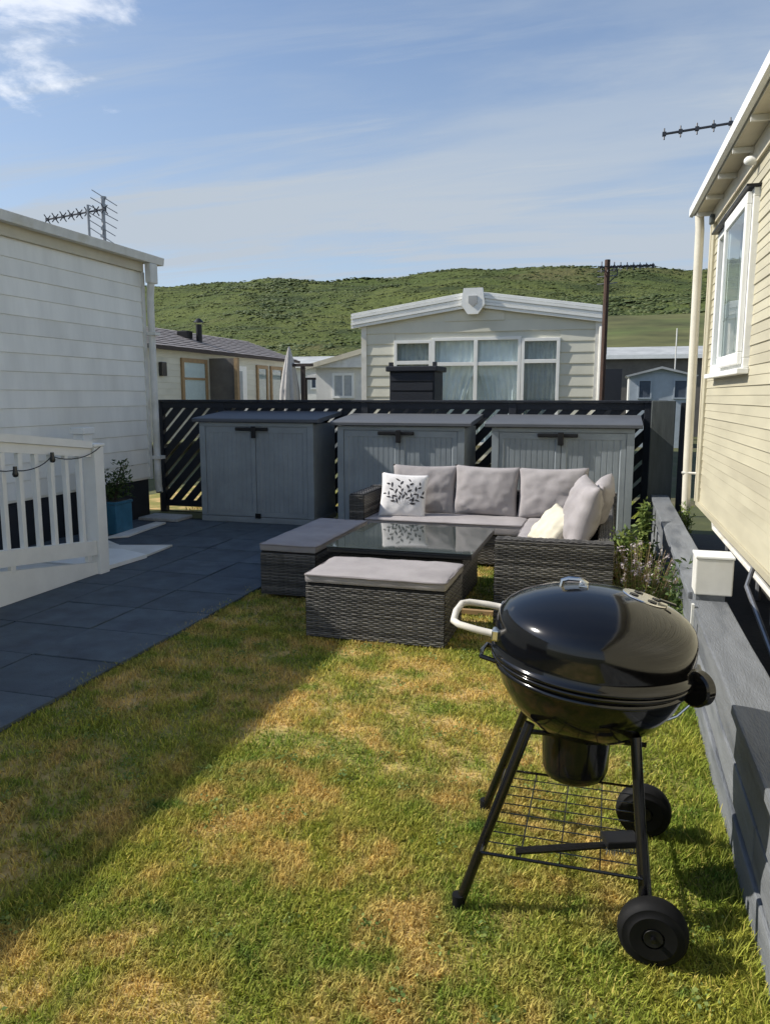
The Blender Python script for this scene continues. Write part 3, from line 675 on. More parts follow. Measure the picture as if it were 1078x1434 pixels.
t = thing('flue', 'short black flue pipe on the brown tiled roof', 'flue', (BX - .7, 20.6, 3.1))
bm = bmesh.new(); tube(bm, [(BX - .7, 20.6, 3.05), (BX - .7, 20.6, 3.62)], .09, 10); part('pipe', bm, 'black', t, 40)
bm = bmesh.new(); lathe(bm, [(0, .12), (.06, .1), (.15, 0), (0, 0)], 12, (BX - .7, 20.6, 3.68)); part('cowl', bm, 'black', t, 40)
bm = bmesh.new(); box(bm, BX - 1.2, BX - .85, 20.2, 20.5, 3.2, 3.42, .02); solo('roof_vent', bm, 'black', 'low black vent on the brown tiled roof left of the flue', 'vent', base=(BX - 1, 20.3, 3.2))

# parasol, post, further caravans ----------------------------------------
t = thing('parasol', 'closed pale grey parasol standing beyond the fence', 'parasol', (-8.6, 20, -.02))
bm = bmesh.new(); tube(bm, [(-8.6, 20, -.02), (-8.6, 20, 2.9)], .025, 8); part('pole', bm, 'alu', t, 40)
bm = bmesh.new(); n_ = 32; rows = [(2.88, .02), (2.6, .09), (2.2, .17), (1.7, .24), (1.2, .27), (.95, .25)]
rg = [[bm.verts.new((-8.6 + r_ * (1 + .22 * math.cos(8 * 2 * math.pi * k / n_)) * math.cos(2 * math.pi * k / n_), 20 + r_ * (1 + .22 * math.cos(8 * 2 * math.pi * k / n_)) * math.sin(2 * math.pi * k / n_), z)) for k in range(n_)] for z, r_ in rows]
for a, b in zip(rg, rg[1:]):
    for k in range(n_): bm.faces.new((a[k], a[(k + 1) % n_], b[(k + 1) % n_], b[k]))
part('canopy', bm, 'canvas', t, True)
t = thing('garden_post', 'thin dark brown post with a short crossbar right of the closed parasol', 'post', (-8.2, 20, -.02))
bpart('post', 'postwood', t, (-8.25, -8.15, 19.95, 20.05, -.02, 2.35)); bpart('crossbar', 'postwood', t, (-8.48, -7.92, 19.93, 20.07, 2.351, 2.43))
def far_caravan(label, x0, x1, y0, y1, ez, rise, ridge_axis, wallm, roofm, wlist, trim='offwhite'):
    t = thing('static_caravan', label, 'caravan', ((x0 + x1) / 2, (y0 + y1) / 2, -.02), 'static caravans')
    bpart('wall', wallm, t, (x0, x1, y0, y1, -.02, ez))
    bm = bmesh.new()
    if ridge_axis == 'X': prism(bm, [(y0 - .2, ez + .002), (y1 + .2, ez + .002), (y1 + .2, ez + .1), ((y0 + y1) / 2, ez + rise), (y0 - .2, ez + .1)], x0 - .2, x1 + .2, 'YZ')
    else: prism(bm, [(x0 - .2, ez + .002), (x1 + .2, ez + .002), (x1 + .2, ez + .1), ((x0 + x1) / 2, ez + rise), (x0 - .2, ez + .1)], y0 - .2, y1 + .2)
    part('roof', bm, roofm, t)
    bm = bmesh.new()
    if ridge_axis == 'Y':
        xm = (x0 + x1) / 2
        prism(bm, [(x0 - .22, ez - .05), (xm, ez + rise - .13), (x1 + .22, ez - .05), (x1 + .22, ez + .09), (xm, ez + rise + .02), (x0 - .22, ez + .09)], y0 - .26, y0 - .203)
        prism(bm, [(x0, ez - .001), (x1, ez - .001), (x1, ez + .0015)], y0 - .001, y0 - .0005)
    else: box(bm, x0 - .2, x1 + .2, y0 - .24, y0 - .203, ez - .03, ez + .12)
    part('barge_board', bm, trim, t)
    for (a, b, za, zb, face) in wlist:
        bm = bmesh.new(); f = .07
        for q in ((a - f, b + f, zb, zb + f), (a - f, b + f, za - f, za), (a - f, a, za, zb), (b, b + f, za, zb), ((a + b) / 2 - .025, (a + b) / 2 + .025, za, zb)): box(bm, q[0], q[1], y0 - .05, y0 - .002, q[2], q[3])
        wv = part('window', bm, 'white', t); bpart('pane', face, wv, (a + .001, b - .001, y0 - .02, y0 - .006, za + .001, zb - .001))
    return t
far_caravan('far white caravan with a low grey roof between the parasol and the middle caravan', -16.5, -9.2, 31, 34.6, 2.75, .55, 'X', 'whitewall', 'roofgrey', [(-12.3, -11.9, 1.9, 2.4, 'curtain'), (-11.2, -10.6, 1.9, 2.4, 'curtain')])
far_caravan('cream caravan end with two windows just left of the middle caravan', -8.6, -5.3, 22.0, 32, 2.38, .55, 'Y', 'whitewall', 'offwhite', [(-8.0, -7.45, 1.55, 2.15, 'blind'), (-7.0, -6.1, 1.55, 2.15, 'curtain')], 'cream')
t = thing('porch_canopy', 'small dark-edged canopy beside the far white caravan', 'canopy', (-8.6, 24, -.02))
bm = bmesh.new(); prism(bm, [(-9.5, 2.1), (-8.4, 2.1), (-8.45, 2.2), (-8.95, 2.3), (-9.45, 2.2)], 23.4, 24.6); part('cover', bm, 'whitewall', t)
bpart('edge_beam', 'black', t, (-9.55, -8.35, 23.3, 23.398, 2.06, 2.13)); bpart('leg', 'black', t, (-8.42, -8.36, 23.34, 23.39, -.02, 2.059)); bpart('leg', 'black', t, (-9.5, -9.44, 23.34, 23.39, -.02, 2.059))
far_caravan('long caravan with shade painted into its wall and pale roof edge behind the pale blue shed', -2.5, 12, 32, 36, 3.0, .55, 'X', 'brown', 'roofgrey', [], 'white')  # shade below the roof edge is put into the dark wall colour
t = thing('garden_shed', 'pale blue garden shed with two small windows beyond the right end of the fence', 'shed', (1.4, 25, -.02))
bpart('wall', 'bluewall', t, (.50, 2.3, 25, 27, -.02, 2.2)); bpart('side_wall', 'whitewall', t, (.46, .499, 25.02, 27, -.02, 2.19))  # sunlight on the left side is painted as white over the blue
bm = bmesh.new(); prism(bm, [(.36, 2.16), (.42, 2.12), (1.4, 2.36), (2.38, 2.12), (2.44, 2.16), (1.4, 2.43)], 24.85, 27.1); part('roof', bm, 'roofgrey', t)
bm = bmesh.new(); prism(bm, [(.5, 2.201), (2.3, 2.201), (1.4, 2.36)], 25.02, 26.9); part('gable', bm, 'bluewall', t)
for x in (.78, 1.8):
    bm = bmesh.new()
    for q in ((x - .04, x + .36, 2.0, 2.04), (x - .04, x + .36, 1.46, 1.5), (x - .04, x, 1.5, 2.0), (x + .32, x + .36, 1.5, 2.0)): box(bm, q[0], q[1], 24.96, 24.998, q[2], q[3])
    wv = part('window', bm, 'bluewall', t); bpart('pane', 'curtain', wv, (x + .001, x + .319, 24.98, 24.99, 1.501, 1.999))
bm = bmesh.new(); box(bm, -.5, .3, 29, 29.6, -.02, 2.5); solo('shade_block', bm, 'skirt', 'dark block standing in for the shaded opening left of the pale blue shed', 'shade block', base=(0, 29, 0))  # solid dark block added where there is only shade
bm = bmesh.new(); tube(bm, [(1.95, 27.5, 0), (1.95, 27.5, 3.75)], .02, 6); solo('flag_pole', bm, 'offwhite', 'thin white pole behind the pale blue shed', 'pole', base=(1.95, 27.5, 0))

# ------------------------------------------------------------------ back fence
FY = 9.2
fe = thing('lattice_fence', 'blue-black timber fence with slanting slats running behind the three sheds', 'fence', (-2.5, FY, 0)); fel = Vector(fe.location)
def clip(poly, x0, x1, z0, z1):
    for ax, lim, sg in ((0, x0, 1), (0, x1, -1), (1, z0, 1), (1, z1, -1)):
        out = []
        for i in range(len(poly)):
            p, q = poly[i], poly[(i + 1) % len(poly)]
            ip, iq = sg * (p[ax] - lim) >= 0, sg * (q[ax] - lim) >= 0
            if ip: out.append(p)
            if ip != iq:
                t_ = (lim - p[ax]) / (q[ax] - p[ax]); out.append((p[0] + (q[0] - p[0]) * t_, p[1] + (q[1] - p[1]) * t_))
        poly = out
        if not poly: break
    return poly
fposts = [-5.86, -4.93, -2.95, -1.12, .40]
for x in fposts: bpart('post', 'fence', fe, (x - .045, x + .045, FY - .02, FY + .07, -.02, 1.47), .006)
bpart('cap_rail', 'fence', fe, (-5.93, .60, FY - .035, FY + .085, 1.471, 1.50), .005)
for a, b in zip(fposts, fposts[1:]):
    a, b = a + .046, b - .046
    bpart('top_rail', 'fence', fe, (a, b, FY - .01, FY + .05, 1.39, 1.47)); bpart('bottom_rail', 'fence', fe, (a, b, FY - .01, FY + .05, .06, .14))
    s = a - 1.4
    while s < b:
        w = .135      # width measured along x
        poly = clip([(s, .14), (s + w, .14), (s + w + 1.25 * .95, 1.39), (s + 1.25 * .95, 1.39)], a, b, .14, 1.39)
        if len(poly) > 2:
            bm = bmesh.new(); prism(bm, [(p[0], p[1]) for p in poly], FY + .005, FY + .028); part('slat', bm, 'fence', fe)
        s += .185
# end posts beside the low wall
bm = bmesh.new(); box(bm, .405, .645, 8.67, 8.73, -.011, 1.50, .008); solo('gate_board', bm, 'board', 'broad grey-green upright board at the far end of the low timber wall', 'board', base=(.52, 8.7, 0))
bm = bmesh.new(); box(bm, .70, .84, 8.72, 8.78, -.011, 1.48, .006); solo('fence_board', bm, 'fence', 'narrow dark upright board next to the right caravan downpipe', 'board', base=(.77, 8.75, 0))
# dark cabinet beyond the fence
t = thing('storage_cabinet', 'tall black storage cabinet with overhanging lid standing behind the fence', 'cabinet', (-2.49, 10.0, -.01))
bpart('body', 'fence', t, (-2.79, -2.19, 9.75, 10.25, -.01, 1.86), .01); bpart('lid', 'fence', t, (-2.83, -2.15, 9.70, 10.3, 1.861, 1.93), .012)
for z in (1.50, 1.62, 1.74): bpart('panel_board', 'fence', t, (-2.77, -2.21, 9.728, 9.749, z, z + .1))
for x in (-2.80, -2.22): bpart('corner_knob', 'fence', t, (x, x + .05, 9.75, 9.80, 1.931, 1.98))

# ------------------------------------------------------------------ storage sheds
SX = (-4.06, -2.28, -.50); SYf = 8.38
def make_shed(label):
    t = thing('storage_shed', label, 'storage shed', (SX[0], SYf, .024), 'grey resin storage sheds in a row')
    w, d = 1.48, .74; hw = w / 2
    bm = bmesh.new(); box(bm, -hw, hw, .03, d, .03, 1.20, .008); part('body', bm, 'shed', t, local=True)
    bm = bmesh.new(); box(bm, -hw - .01, hw + .01, .0, d + .01, 0, .07, .01); part('base', bm, 'shed', t, local=True)
    for s in (-1, 1):
        bm = bmesh.new(); prism(bm, [(s * hw, .075), (s * (hw - .075), .075), (s * (hw - .075), 1.165), (s * hw, 1.165)], -.004, .029); box(bm, s * hw - .002 if s < 0 else s * hw - .0, s * hw + .0 if s < 0 else s * hw + .002, .03, d - .05, .1, 1.1); part('corner_post', bm, 'shed', t, local=True)
        bm = bmesh.new(); x0, x1 = (-hw + .08, -.004) if s < 0 else (.004, hw - .08)
        prof = [(x0, .028), (x0, .004), (x0 + .05, .004)]; n_ = 9; pitch = (x1 - x0 - .12) / n_
        for k in range(n_):
            a = x0 + .06 + k * pitch; prof += [(a, .010), (a + pitch * .78, .010), (a + pitch * .82, .0132), (a + pitch * .96, .0132)]
        prof += [(x1 - .06, .010), (x1 - .05, .004), (x1, .004), (x1, .028)]
        prism(bm, prof, .14, 1.09, 'XY')
        box(bm, x0, x1, .004, .028, .08, .139); box(bm, x0, x1, .004, .028, 1.091, 1.16)
        dr = part('door', bm, 'shed', t, local=True)
    bm = bmesh.new(); box(bm, -hw + .001, hw - .001, -.002, .029, 1.167, 1.21); part('front_beam', bm, 'shed', t, local=True)
    bm = bmesh.new()   # lid, rising to the back, with a lip
    prism(bm, [(-.045, 1.222), (-.035, 1.214), (.0, 1.214), (d + .05, 1.29), (d + .06, 1.335), (.0, 1.265), (-.035, 1.258), (-.045, 1.25)], -hw - .075, hw + .075, 'YZ')
    part('lid', bm, 'shedlid', t, local=True)
    bm = bmesh.new(); box(bm, -.25, .17, -.035, -.006, 1.115, 1.155, .008); box(bm, -.035, .025, -.05, -.037, 1.03, 1.17, .008); part('latch', bm, 'black', t, local=True)
    bm = bmesh.new(); box(bm, -.02, .05, -.014, -.001, .06, .12, .004); part('floor_bolt', bm, 'black', t, local=True)
    return t
sh = make_shed('left grey storage shed in full shade, next to the slatted fence panel')
dup(sh, None, (SX[1], SYf, 0), 'middle grey storage shed behind the printed cushion')
dup(sh, None, (SX[2], SYf, 0), 'right grey storage shed lit by the sun behind the sofa corner')

# ------------------------------------------------------------------ white ramp
RX0 = -4.22
rp = thing('entrance_ramp', 'white plastic entrance ramp with balustrade in front of the left caravan', 'ramp', (RX0, 4, 0))
def rz(y): return max(0, (5.62 - y)) * .112          # deck height falls towards the far end
ybeg = 1.2
bm = bmesh.new(); prism(bm, [(ybeg, -.0), (5.56, -.0), (5.56, .10), (ybeg, .10 + rz(ybeg) * 1.25)], RX0 - .03, RX0 + .01, 'YZ')
bmesh.ops.translate(bm, vec=(0, 0, .026), verts=bm.verts); part('fascia_board', bm, 'white', rp)
def rail(name, zoff0, zoff1, xa, xb, y0=ybeg, y1=5.535, slope=.112, z_at=5.6):
    bm = bmesh.new(); prism(bm, [(y0, zoff0 + (z_at - y0) * slope), (y1, zoff0 + (z_at - y1) * slope), (y1, zoff1 + (z_at - y1) * slope), (y0, zoff1 + (z_at - y0) * slope)], xa, xb, 'YZ'); return part(name, bm, 'white', rp)
rail('bottom_rail', .185, .31, RX0 - .035, RX0 + .02)
rail('top_rail', 1.105, 1.165, RX0 - .05, RX0 + .035)
rail('sub_rail', 1.03, 1.103, RX0 - .03, RX0 + .015)
bm = bmesh.new(); box(bm, -.02, .02, -.02, .02, 0, .719, .004); bal = mesh_of(bm, 'baluster', 'white')
for k in range(25):
    y = 5.40 - k * .17
    if y < ybeg: break
    link('baluster', bal, rp, Vector((RX0 - .008, y, .311 + (5.6 - y) * .112)) - Vector(rp.location))
bpart('post', 'white', rp, (RX0 - .08, RX0 + .045, 5.54, 5.665, .02, 1.12), .008); bpart('post_cap', 'white', rp, (RX0 - .09, RX0 + .055, 5.53, 5.675, 1.121, 1.15), .01)
bpart('post', 'white', rp, (-5.30, -5.17, 6.70, 6.84, .02, 1.16), .008); bpart('post_cap', 'white', rp, (-5.32, -5.15, 6.68, 6.86, 1.161, 1.23), .01)
for yb in (4.55, 5.42): bpart('spacer', 'white', rp, (RX0 - .02, RX0 + .015, yb, yb + .05, .13 + rz(yb), .184 + (5.6 - yb) * .112), .004)
# deck boards run across the ramp
bm = bmesh.new(); box(bm, -.55, .50, -.068, .068, -.02, 0, .004); dk = mesh_of(bm, 'deck_board', 'offwhite')
for k in range(30):
    y = 5.50 - k * .142
    if y < ybeg: break
    link('deck_board', dk, rp, Vector((RX0 - .56, y, .07 + rz(y) * .95)) - Vector(rp.location), (-.106, 0, 0))
def plate(name, poly, z0, z1, m, lab):
    bm = bmesh.new(); prism(bm, poly, z0, z1, 'XY'); return part(name, bm, m, rp, label=lab)
plate('toe_board', [(RX0 + .01, 5.67), (-4.17, 6.22), (-4.55, 6.38), (-5.1, 6.3), (-5.2, 5.67)], .03, .065, 'white', 'flared white board at the ramp foot')
plate('toe_board', [(-4.2, 6.26), (-4.24, 6.78), (-4.75, 6.62), (-5.15, 6.9), (-5.15, 6.36), (-4.6, 6.44)], .03, .048, 'offwhite', 'second flat white board beyond the ramp foot')
plate('toe_board', [(-5.15, 6.95), (-4.98, 7.1), (-5.08, 8.0), (-5.22, 8.0)], .03, .05, 'offwhite', 'narrow white strip running beside the blue pot')
# string lights
t = thing('string_lights', 'black wire of small dark bulbs hung along the white balustrade', 'string lights', (RX0 + .06, 4.8, 1.1))
pts = []
pk = [(5.64, 1.13), (5.02, 1.085), (4.62, 1.01), (3.9, 1.28)]
for (ya, za), (yb, zb) in zip(pk, pk[1:]):
    for i in range(8):
        u = i / 8; pts.append((RX0 + .045 + .008 * math.sin(u * 6), ya + (yb - ya) * u, za + (zb - za) * u - .10 * 4 * u * (1 - u) * abs(ya - yb)))
bm = bmesh.new(); tube(bm, pts, .004, 5); part('cable', bm, 'black', t)
for (y, z) in ((5.02, 1.085), (4.62, 1.01)):
    bm = bmesh.new(); lathe(bm, [(0, .03), (.014, .03), (.016, .0), (.018, -.01), (.023, -.028), (.017, -.046), (0, -.052)], 12, (RX0 + .05, y, z)); part('bulb', bm, 'lampglass', t, 40)
# pale slab by the skirting
bm = bmesh.new(); box(bm, -5.56, -5.02, 8.15, 8.52, .028, .066, .008); solo('stepping_slab', bm, 'stone', 'pale blue-grey slab lying at the foot of the left caravan corner', 'slab', base=(-5.3, 8.3, .03))

# leaf helper -----------------------------------------------------------
def leaves(name, pts, size, m, parent, aspect=.35):
    """pts: (position, direction, scale); each leaf a bent four-sided blade"""
    co, fl, cn, rv = [], [], [], []
    for i, (p, d, s) in enumerate(pts):
        p = Vector(p) - (wpos(parent) if parent else Vector()); d = Vector(d).normalized(); sd = d.cross(Vector((random.uniform(-1, 1), random.uniform(-1, 1), random.uniform(.2, 1)))).normalized(); nn = sd.cross(d)
        l_ = size * s; w = l_ * aspect; b = len(co)
        co += [p, p + d * l_ * .45 + sd * w * .5 + nn * l_ * .06, p + d * l_ - nn * l_ * .05, p + d * l_ * .45 - sd * w * .5 + nn * l_ * .06]
        fl += [b, b + 1, b + 2, b + 3]; cn.append(4); rv += [random.random()] * 4
    return link(name, rawmesh(name, [tuple(c) for c in co], fl, cn, m, rv), parent)
def rdir(up=.3): return Vector((random.gauss(0, 1), random.gauss(0, 1), random.gauss(up, .7)))

o = leaves('lawn_weeds', CLOVER, .014, 'leaf', None, .75); tag(o, 'small flat clover-like weeds scattered through the lawn', 'weeds', kind='stuff')
# blue pot and shrub
random.seed(11)
t = thing('planter', 'teal blue glazed planter beside the ramp post', 'planter', (-5.28, 7.38, .024))
bm = bmesh.new(); box(bm, -5.47, -5.19, 7.2, 7.5, .025, .36, .012); part('pot', bm, 'pot', t); bpart('rim', 'pot', t, (-5.48, -5.18, 7.19, 7.51, .361, .39), .008); bpart('soil', 'earth', t, (-5.45, -5.21, 7.22, 7.48, .391, .395))
t = thing('shrub', 'leggy dark green shrub growing in the teal planter', 'shrub', (-5.33, 7.35, .40))
bm = bmesh.new(); tips = []
for k in range(9):
    a = random.uniform(0, 6.28); h = random.uniform(.12, .46); e = Vector((-5.33 + math.cos(a) * .16, 7.35 + math.sin(a) * .16, .40 + h)); tube(bm, [(-5.33 + math.cos(a) * .03, 7.35 + math.sin(a) * .03, .40), (-5.33 + math.cos(a) * .09, 7.35 + math.sin(a) * .09, .40 + h * .5), e], [.006, .005, .003], 5); tips.append(e)
part('stem', bm, 'postwood', t)
pts = []
for e in tips:
    for q in range(80):
        u = random.random() ** .6; p = Vector((-5.33, 7.35, .42)).lerp(e, u) + Vector((random.gauss(0, .045), random.gauss(0, .045), random.gauss(0, .03))); pts.append((p, rdir(), random.uniform(.6, 1.2)))
for q in range(220): pts.append(((-5.33 + random.uniform(-.16, .16), 7.35 + random.uniform(-.16, .16), .41 + random.uniform(0, .14)), rdir(), random.uniform(.6, 1.2)))
leaves('foliage', pts, .055, 'leafdark', t)

# ------------------------------------------------------------------ low timber wall, right
lw = thing('timber_wall', 'low grey painted sleeper wall running along the right side of the lawn', 'wall', (.53, 4, 0)); lwl = Vector(lw.location)
random.seed(5)
def sleeper(y0, y1, x0, x1, z0, z1, k):
    bm = bmesh.new(); box(bm, x0, x1, y0, y1, z0, z1, .007)
    bmesh.ops.subdivide_edges(bm, edges=[e for e in bm.edges if abs(e.verts[0].co.y - e.verts[1].co.y) > .5], cuts=10)
    for v in bm.verts:
        v.co.x += .006 * noise.noise((v.co.y * 2, v.co.z * 3, k)); v.co.z += .004 * noise.noise((v.co.y * 2.3, k, 1))
    return part('sleeper', bm, 'sleeper', lw)
for (ya, yb) in ((-.6, 4.17), (4.34, 8.66)):
    L0 = [ya, ya + (yb - ya) * .48, yb]
    for r_ in range(3):
        zz0 = -.008 + r_ * .152
        sp = [ya, ya + (yb - ya) * (.42 + .2 * (r_ % 2)), yb]
        for a, b in zip(sp, sp[1:]):
            tilt = .0
            sleeper(a + .003, b - .003, .455 + .006 * r_ % .008, .585, zz0, zz0 + .131 + random.uniform(-.004, .002), r_ * 3 + a)
    sp = [ya, ya + (yb - ya) * .55, yb]
    for a, b in zip(sp, sp[1:]): sleeper(a + .003, b - .003, .438, .612, .462, .502, a * 3)
bpart('post', 'sleeper', lw, (.46, .60, 4.18, 4.33, -.012, .53))
bm = bmesh.new(); box(bm, .452, .632, 4.172, 4.338, .53, .72, .006); part('post_top', bm, 'offwhite', lw, label='white painted top of the post')
bm = bmesh.new(); box(bm, .447, .637, 4.168, 4.342, .721, .735, .004); part('post_cap', bm, 'white', lw, label='bright white cap on the post')
bm = bmesh.new(); box(bm, .425, .437, 4.0, 4.03, .2, .52); solo('stake', bm, 'offwhite', 'thin white stake leaning on the low timber wall behind the barbecue', 'stake', base=(.43, 4.0, .2))

# ------------------------------------------------------------------ wicker furniture
def weave(name, m, parent, origin, u, v, W_, H_, strand=.0125, pitch=.07, seed=1):
    """woven strands over a panel: u along the strands, v up, bulging along u x v"""
    o = Vector(origin) - wpos(parent); u = Vector(u).normalized(); v = Vector(v).normalized(); n = u.cross(v)
    rows = int(H_ / strand); sg = max(4, int(W_ / (pitch / 2.0)))
    co, fl, rv = [], [], []; rd = random.Random(seed)
    for r_ in range(rows):
        z0 = r_ * strand; val = rd.random() ** 1.4; ph = rd.uniform(-.2, .2); cpath = []
        for i in range(sg + 1):
            x = W_ * i / sg; amp = .0035 * math.cos(math.pi * i + math.pi * (r_ % 2) ) + .0012 * rd.uniform(-1, 1)
            if i in (0, sg): amp = 0
            zj = .0011 * rd.uniform(-1, 1)
            base = len(co)
            for (dz, dn) in ((.0004, .0), (strand * .3, .0032), (strand * .7, .0032), (strand - .0004, .0)):
                co.append(tuple(o + u * x + v * (z0 + dz + zj) + n * (amp + dn + .002))); rv.append(min(1, max(0, val + .25 * noise.noise((x * 5, r_ * 1.7, seed)))))
            if i:
                for q in range(3): fl += [base - 4 + q, base + q, base + q + 1, base - 4 + q + 1]
    ob = link(name, rawmesh(name, co, fl, np.full(len(fl) // 4, 4), m, rv), parent); ob['kind'] = 'stuff'; return ob
def wicker_box(parent, x0, x1, y0, y1, z0, z1, faces='LRFB', name='wicker_panel', top=False, seed=0):
    bm = bmesh.new(); box(bm, x0, x1, y0, y1, z0, z1, .008); core = part(name, bm, 'wickerdark', parent)
    h = z1 - z0 - .004
    if 'F' in faces: weave('wicker_weave', 'wicker', core, (x0, y0, z0), (1, 0, 0), (0, 0, 1), x1 - x0, h, seed=seed + 1)
    if 'B' in faces: weave('wicker_weave', 'wicker', core, (x1, y1, z0), (-1, 0, 0), (0, 0, 1), x1 - x0, h, seed=seed + 2)
    if 'L' in faces: weave('wicker_weave', 'wicker', core, (x0, y1, z0), (0, -1, 0), (0, 0, 1), y1 - y0, h, seed=seed + 3)
    if 'R' in faces: weave('wicker_weave', 'wicker', core, (x1, y0, z0), (0, 1, 0), (0, 0, 1), y1 - y0, h, seed=seed + 4)
    if top:
        lx, ly = x1 - x0, y1 - y0
        if lx > ly: weave('wicker_weave', 'wicker', core, (x0, y0, z1 - .003), (1, 0, 0), (0, 1, 0), lx, ly, seed=seed + 5)
        else: weave('wicker_weave', 'wicker', core, (x0, y1, z1 - .003), (0, -1, 0), (1, 0, 0), ly, lx, seed=seed + 5)
    return core
def slab_cushion(name, x0, x1, y0, y1, z0, z1, m, parent, seed=0, crown=.012):
    bm = bmesh.new(); box(bm, x0, x1, y0, y1, z0, z1, .018)
    bmesh.ops.subdivide_edges(bm, edges=[e for e in bm.edges if e.calc_length() > .1], cuts=14, use_grid_fill=True)
    cx, cy = (x0 + x1) / 2, (y0 + y1) / 2
    for v in bm.verts:
        if v.co.z > (z0 + z1) / 2:
            uu, vv = abs(v.co.x - cx) / (x1 - x0) * 2, abs(v.co.y - cy) / (y1 - y0) * 2
            v.co.z += crown * (1 - min(1, uu) ** 4) * (1 - min(1, vv) ** 4) + .008 * noise.noise((v.co.x * 6, v.co.y * 6, seed)) + .005 * noise.noise((v.co.x * 17, v.co.y * 17, seed))
        v.co.x += .005 * noise.noise((v.co.y * 9, v.co.z * 9, seed)); v.co.y += .005 * noise.noise((v.co.x * 9, v.co.z * 9, seed + 4))
    pd = part(name, bm, m, parent, 50)
    bm = bmesh.new(); r_ = .02; loop = []
    for cx_, cy_, a0 in ((x1 - r_, y1 - r_, 0), (x0 + r_, y1 - r_, 90), (x0 + r_, y0 + r_, 180), (x1 - r_, y0 + r_, 270)):
        for q in range(4): a = R(a0 + q * 30); loop.append((cx_ + (r_ + .001) * math.cos(a), cy_ + (r_ + .001) * math.sin(a), z1 - .010))
    fine = []
    for i in range(len(loop)):
        p, q = Vector(loop[i]), Vector(loop[(i + 1) % len(loop)]); n_ = max(1, int((q - p).length / .05))
        for k in range(n_):
            w = p.lerp(q, k / n_); w.z += .003 * noise.noise((w.x * 9, w.y * 9, seed)); w.x += .005 * noise.noise((w.y * 9, w.z * 9, seed)); w.y += .005 * noise.noise((w.x * 9, w.z * 9, seed + 4)); fine.append(w)
    tube(bm, fine + [fine[0]], .0055, 6); part('piping', bm, 'piping', pd, 60); return pd
GO = 'wicker footstools around the table'
t = thing('footstool', 'long wicker footstool with mauve-grey pad at the front, standing on the sunlit grass edge', 'footstool', (-1.39, 4.78, 0), GO)
wicker_box(t, -1.835, -.930, 4.47, 5.03, .012, .365, 'FRL', seed=10); slab_cushion('seat_pad', -1.842, -.921, 4.46, 5.04, .368, .428, 'fabric', t, 1, .008)
t = thing('footstool', 'long wicker footstool at the left, half in shade at the patio edge', 'footstool', (-2.33, 5.95, 0), GO)
wicker_box(t, -2.555, -2.105, 5.32, 6.60, .028, .365, 'FRL', seed=20); slab_cushion('seat_pad', -2.563, -2.097, 5.31, 6.61, .368, .428, 'fabric', t, 2, .008)

# table
t = thing('coffee_table', 'low square wicker table with reflective smoked glass top between the footstools and sofa', 'table', (-1.44, 5.85, 0))
bpart('frame', 'tablerim', t, (-1.98, -.90, 5.24, 6.34, .405, .440), .006)
bpart('glass_top', 'tableglass', t, (-1.985, -.895, 5.235, 6.345, .443, .452), .002)
wicker_box(t, -1.90, -.98, 5.30, 6.26, .30, .402, 'FRL', name='apron', seed=31)
bm = bmesh.new(); 
wicker_box(t, -1.86, -1.02, 5.34, 6.22, .012, .299, 'FRL', name='pedestal', seed=35)
bpart('sunlit_strip', 'wood', t, (-1.0, -.74, 5.26, 5.30, .01, .04))  # pale bar standing in for a sunlit strip of ground

# corner sofa
sf = thing('corner_sofa', 'grey wicker corner sofa with light seat pads in front of the sheds', 'sofa', (-1.0, 6.6, 0))
wicker_box(sf, -2.20, -.06, 6.84, 7.46, .03, .30, 'F', name='seat_base', seed=40)
wicker_box(sf, -.70, -.06, 5.18, 6.83, .03, .30, 'L', name='wing_base', seed=44)
wicker_box(sf, -2.34, .08, 7.47, 7.56, .02, .64, 'FB', name='backrest', top=True, seed=50)
wicker_box(sf, -.05, .05, 5.19, 7.46, .02, .54, 'LR', name='wing_backrest', top=True, seed=55)
wicker_box(sf, -2.35, -2.21, 6.84, 7.46, .02, .63, 'FLR', name='armrest', top=True, seed=60)
wicker_box(sf, -.71, .05, 5.05, 5.17, .02, .605, 'FL', name='end_armrest', top=True, seed=66)
slab_cushion('seat_pad', -2.19, -.72, 6.80, 7.44, .31, .41, 'fabric', sf, 5); slab_cushion('seat_pad', -.71, -.07, 6.5, 7.44, .31, .41, 'fabric', sf, 6); slab_cushion('seat_pad', -.70, -.07, 5.20, 6.49, .31, .41, 'fabric', sf, 7)

def pillow_pt(u, v, w, h, t_, seed, side, wr):
    x = w / 2 * u * (1 - .07 * (1 - v * v) * u * u); z = h / 2 * v * (1 - .07 * (1 - u * u) * v * v)
    e = max(0, (1 - u ** 2) * (1 - v ** 2))
    th = t_ / 2 * (e ** .42)
    wr_ = wr * (noise.noise((u * 3, v * 3, seed)) + .5 * noise.noise((u * 7 + v * 2, v * 6 - u * 3, seed + 2.5))) * min(1, e * 3)
    crease = wr * .9 * math.sin((u + v) * 9 + seed) * (abs(u * v) ** 1.5) * min(1, e * 6)
    return Vector((x, side * (th + wr_ + crease), z))
def pillow(name, label, m, w, h, t_, loc, rot, seed, group, wr=.014, cat='cushion'):
    bm = bmesh.new(); n_ = 26
    for side in (-1, 1):
        g_ = [[bm.verts.new(pillow_pt(-1 + 2 * i / n_, -1 + 2 * j / n_, w, h, t_, seed + side, side, wr)) for i in range(n_ + 1)] for j in range(n_ + 1)]
        for j in range(n_):
            for i in range(n_): bm.faces.new((g_[j][i], g_[j][i + 1], g_[j + 1][i + 1], g_[j + 1][i]))
    bmesh.ops.remove_doubles(bm, verts=bm.verts, dist=.0004)
    o = link(name, mesh_of(bm, name, m, True), None, loc, rot); return tag(o, label, cat, group)
GB = 'mauve-grey back cushions on the sofa'
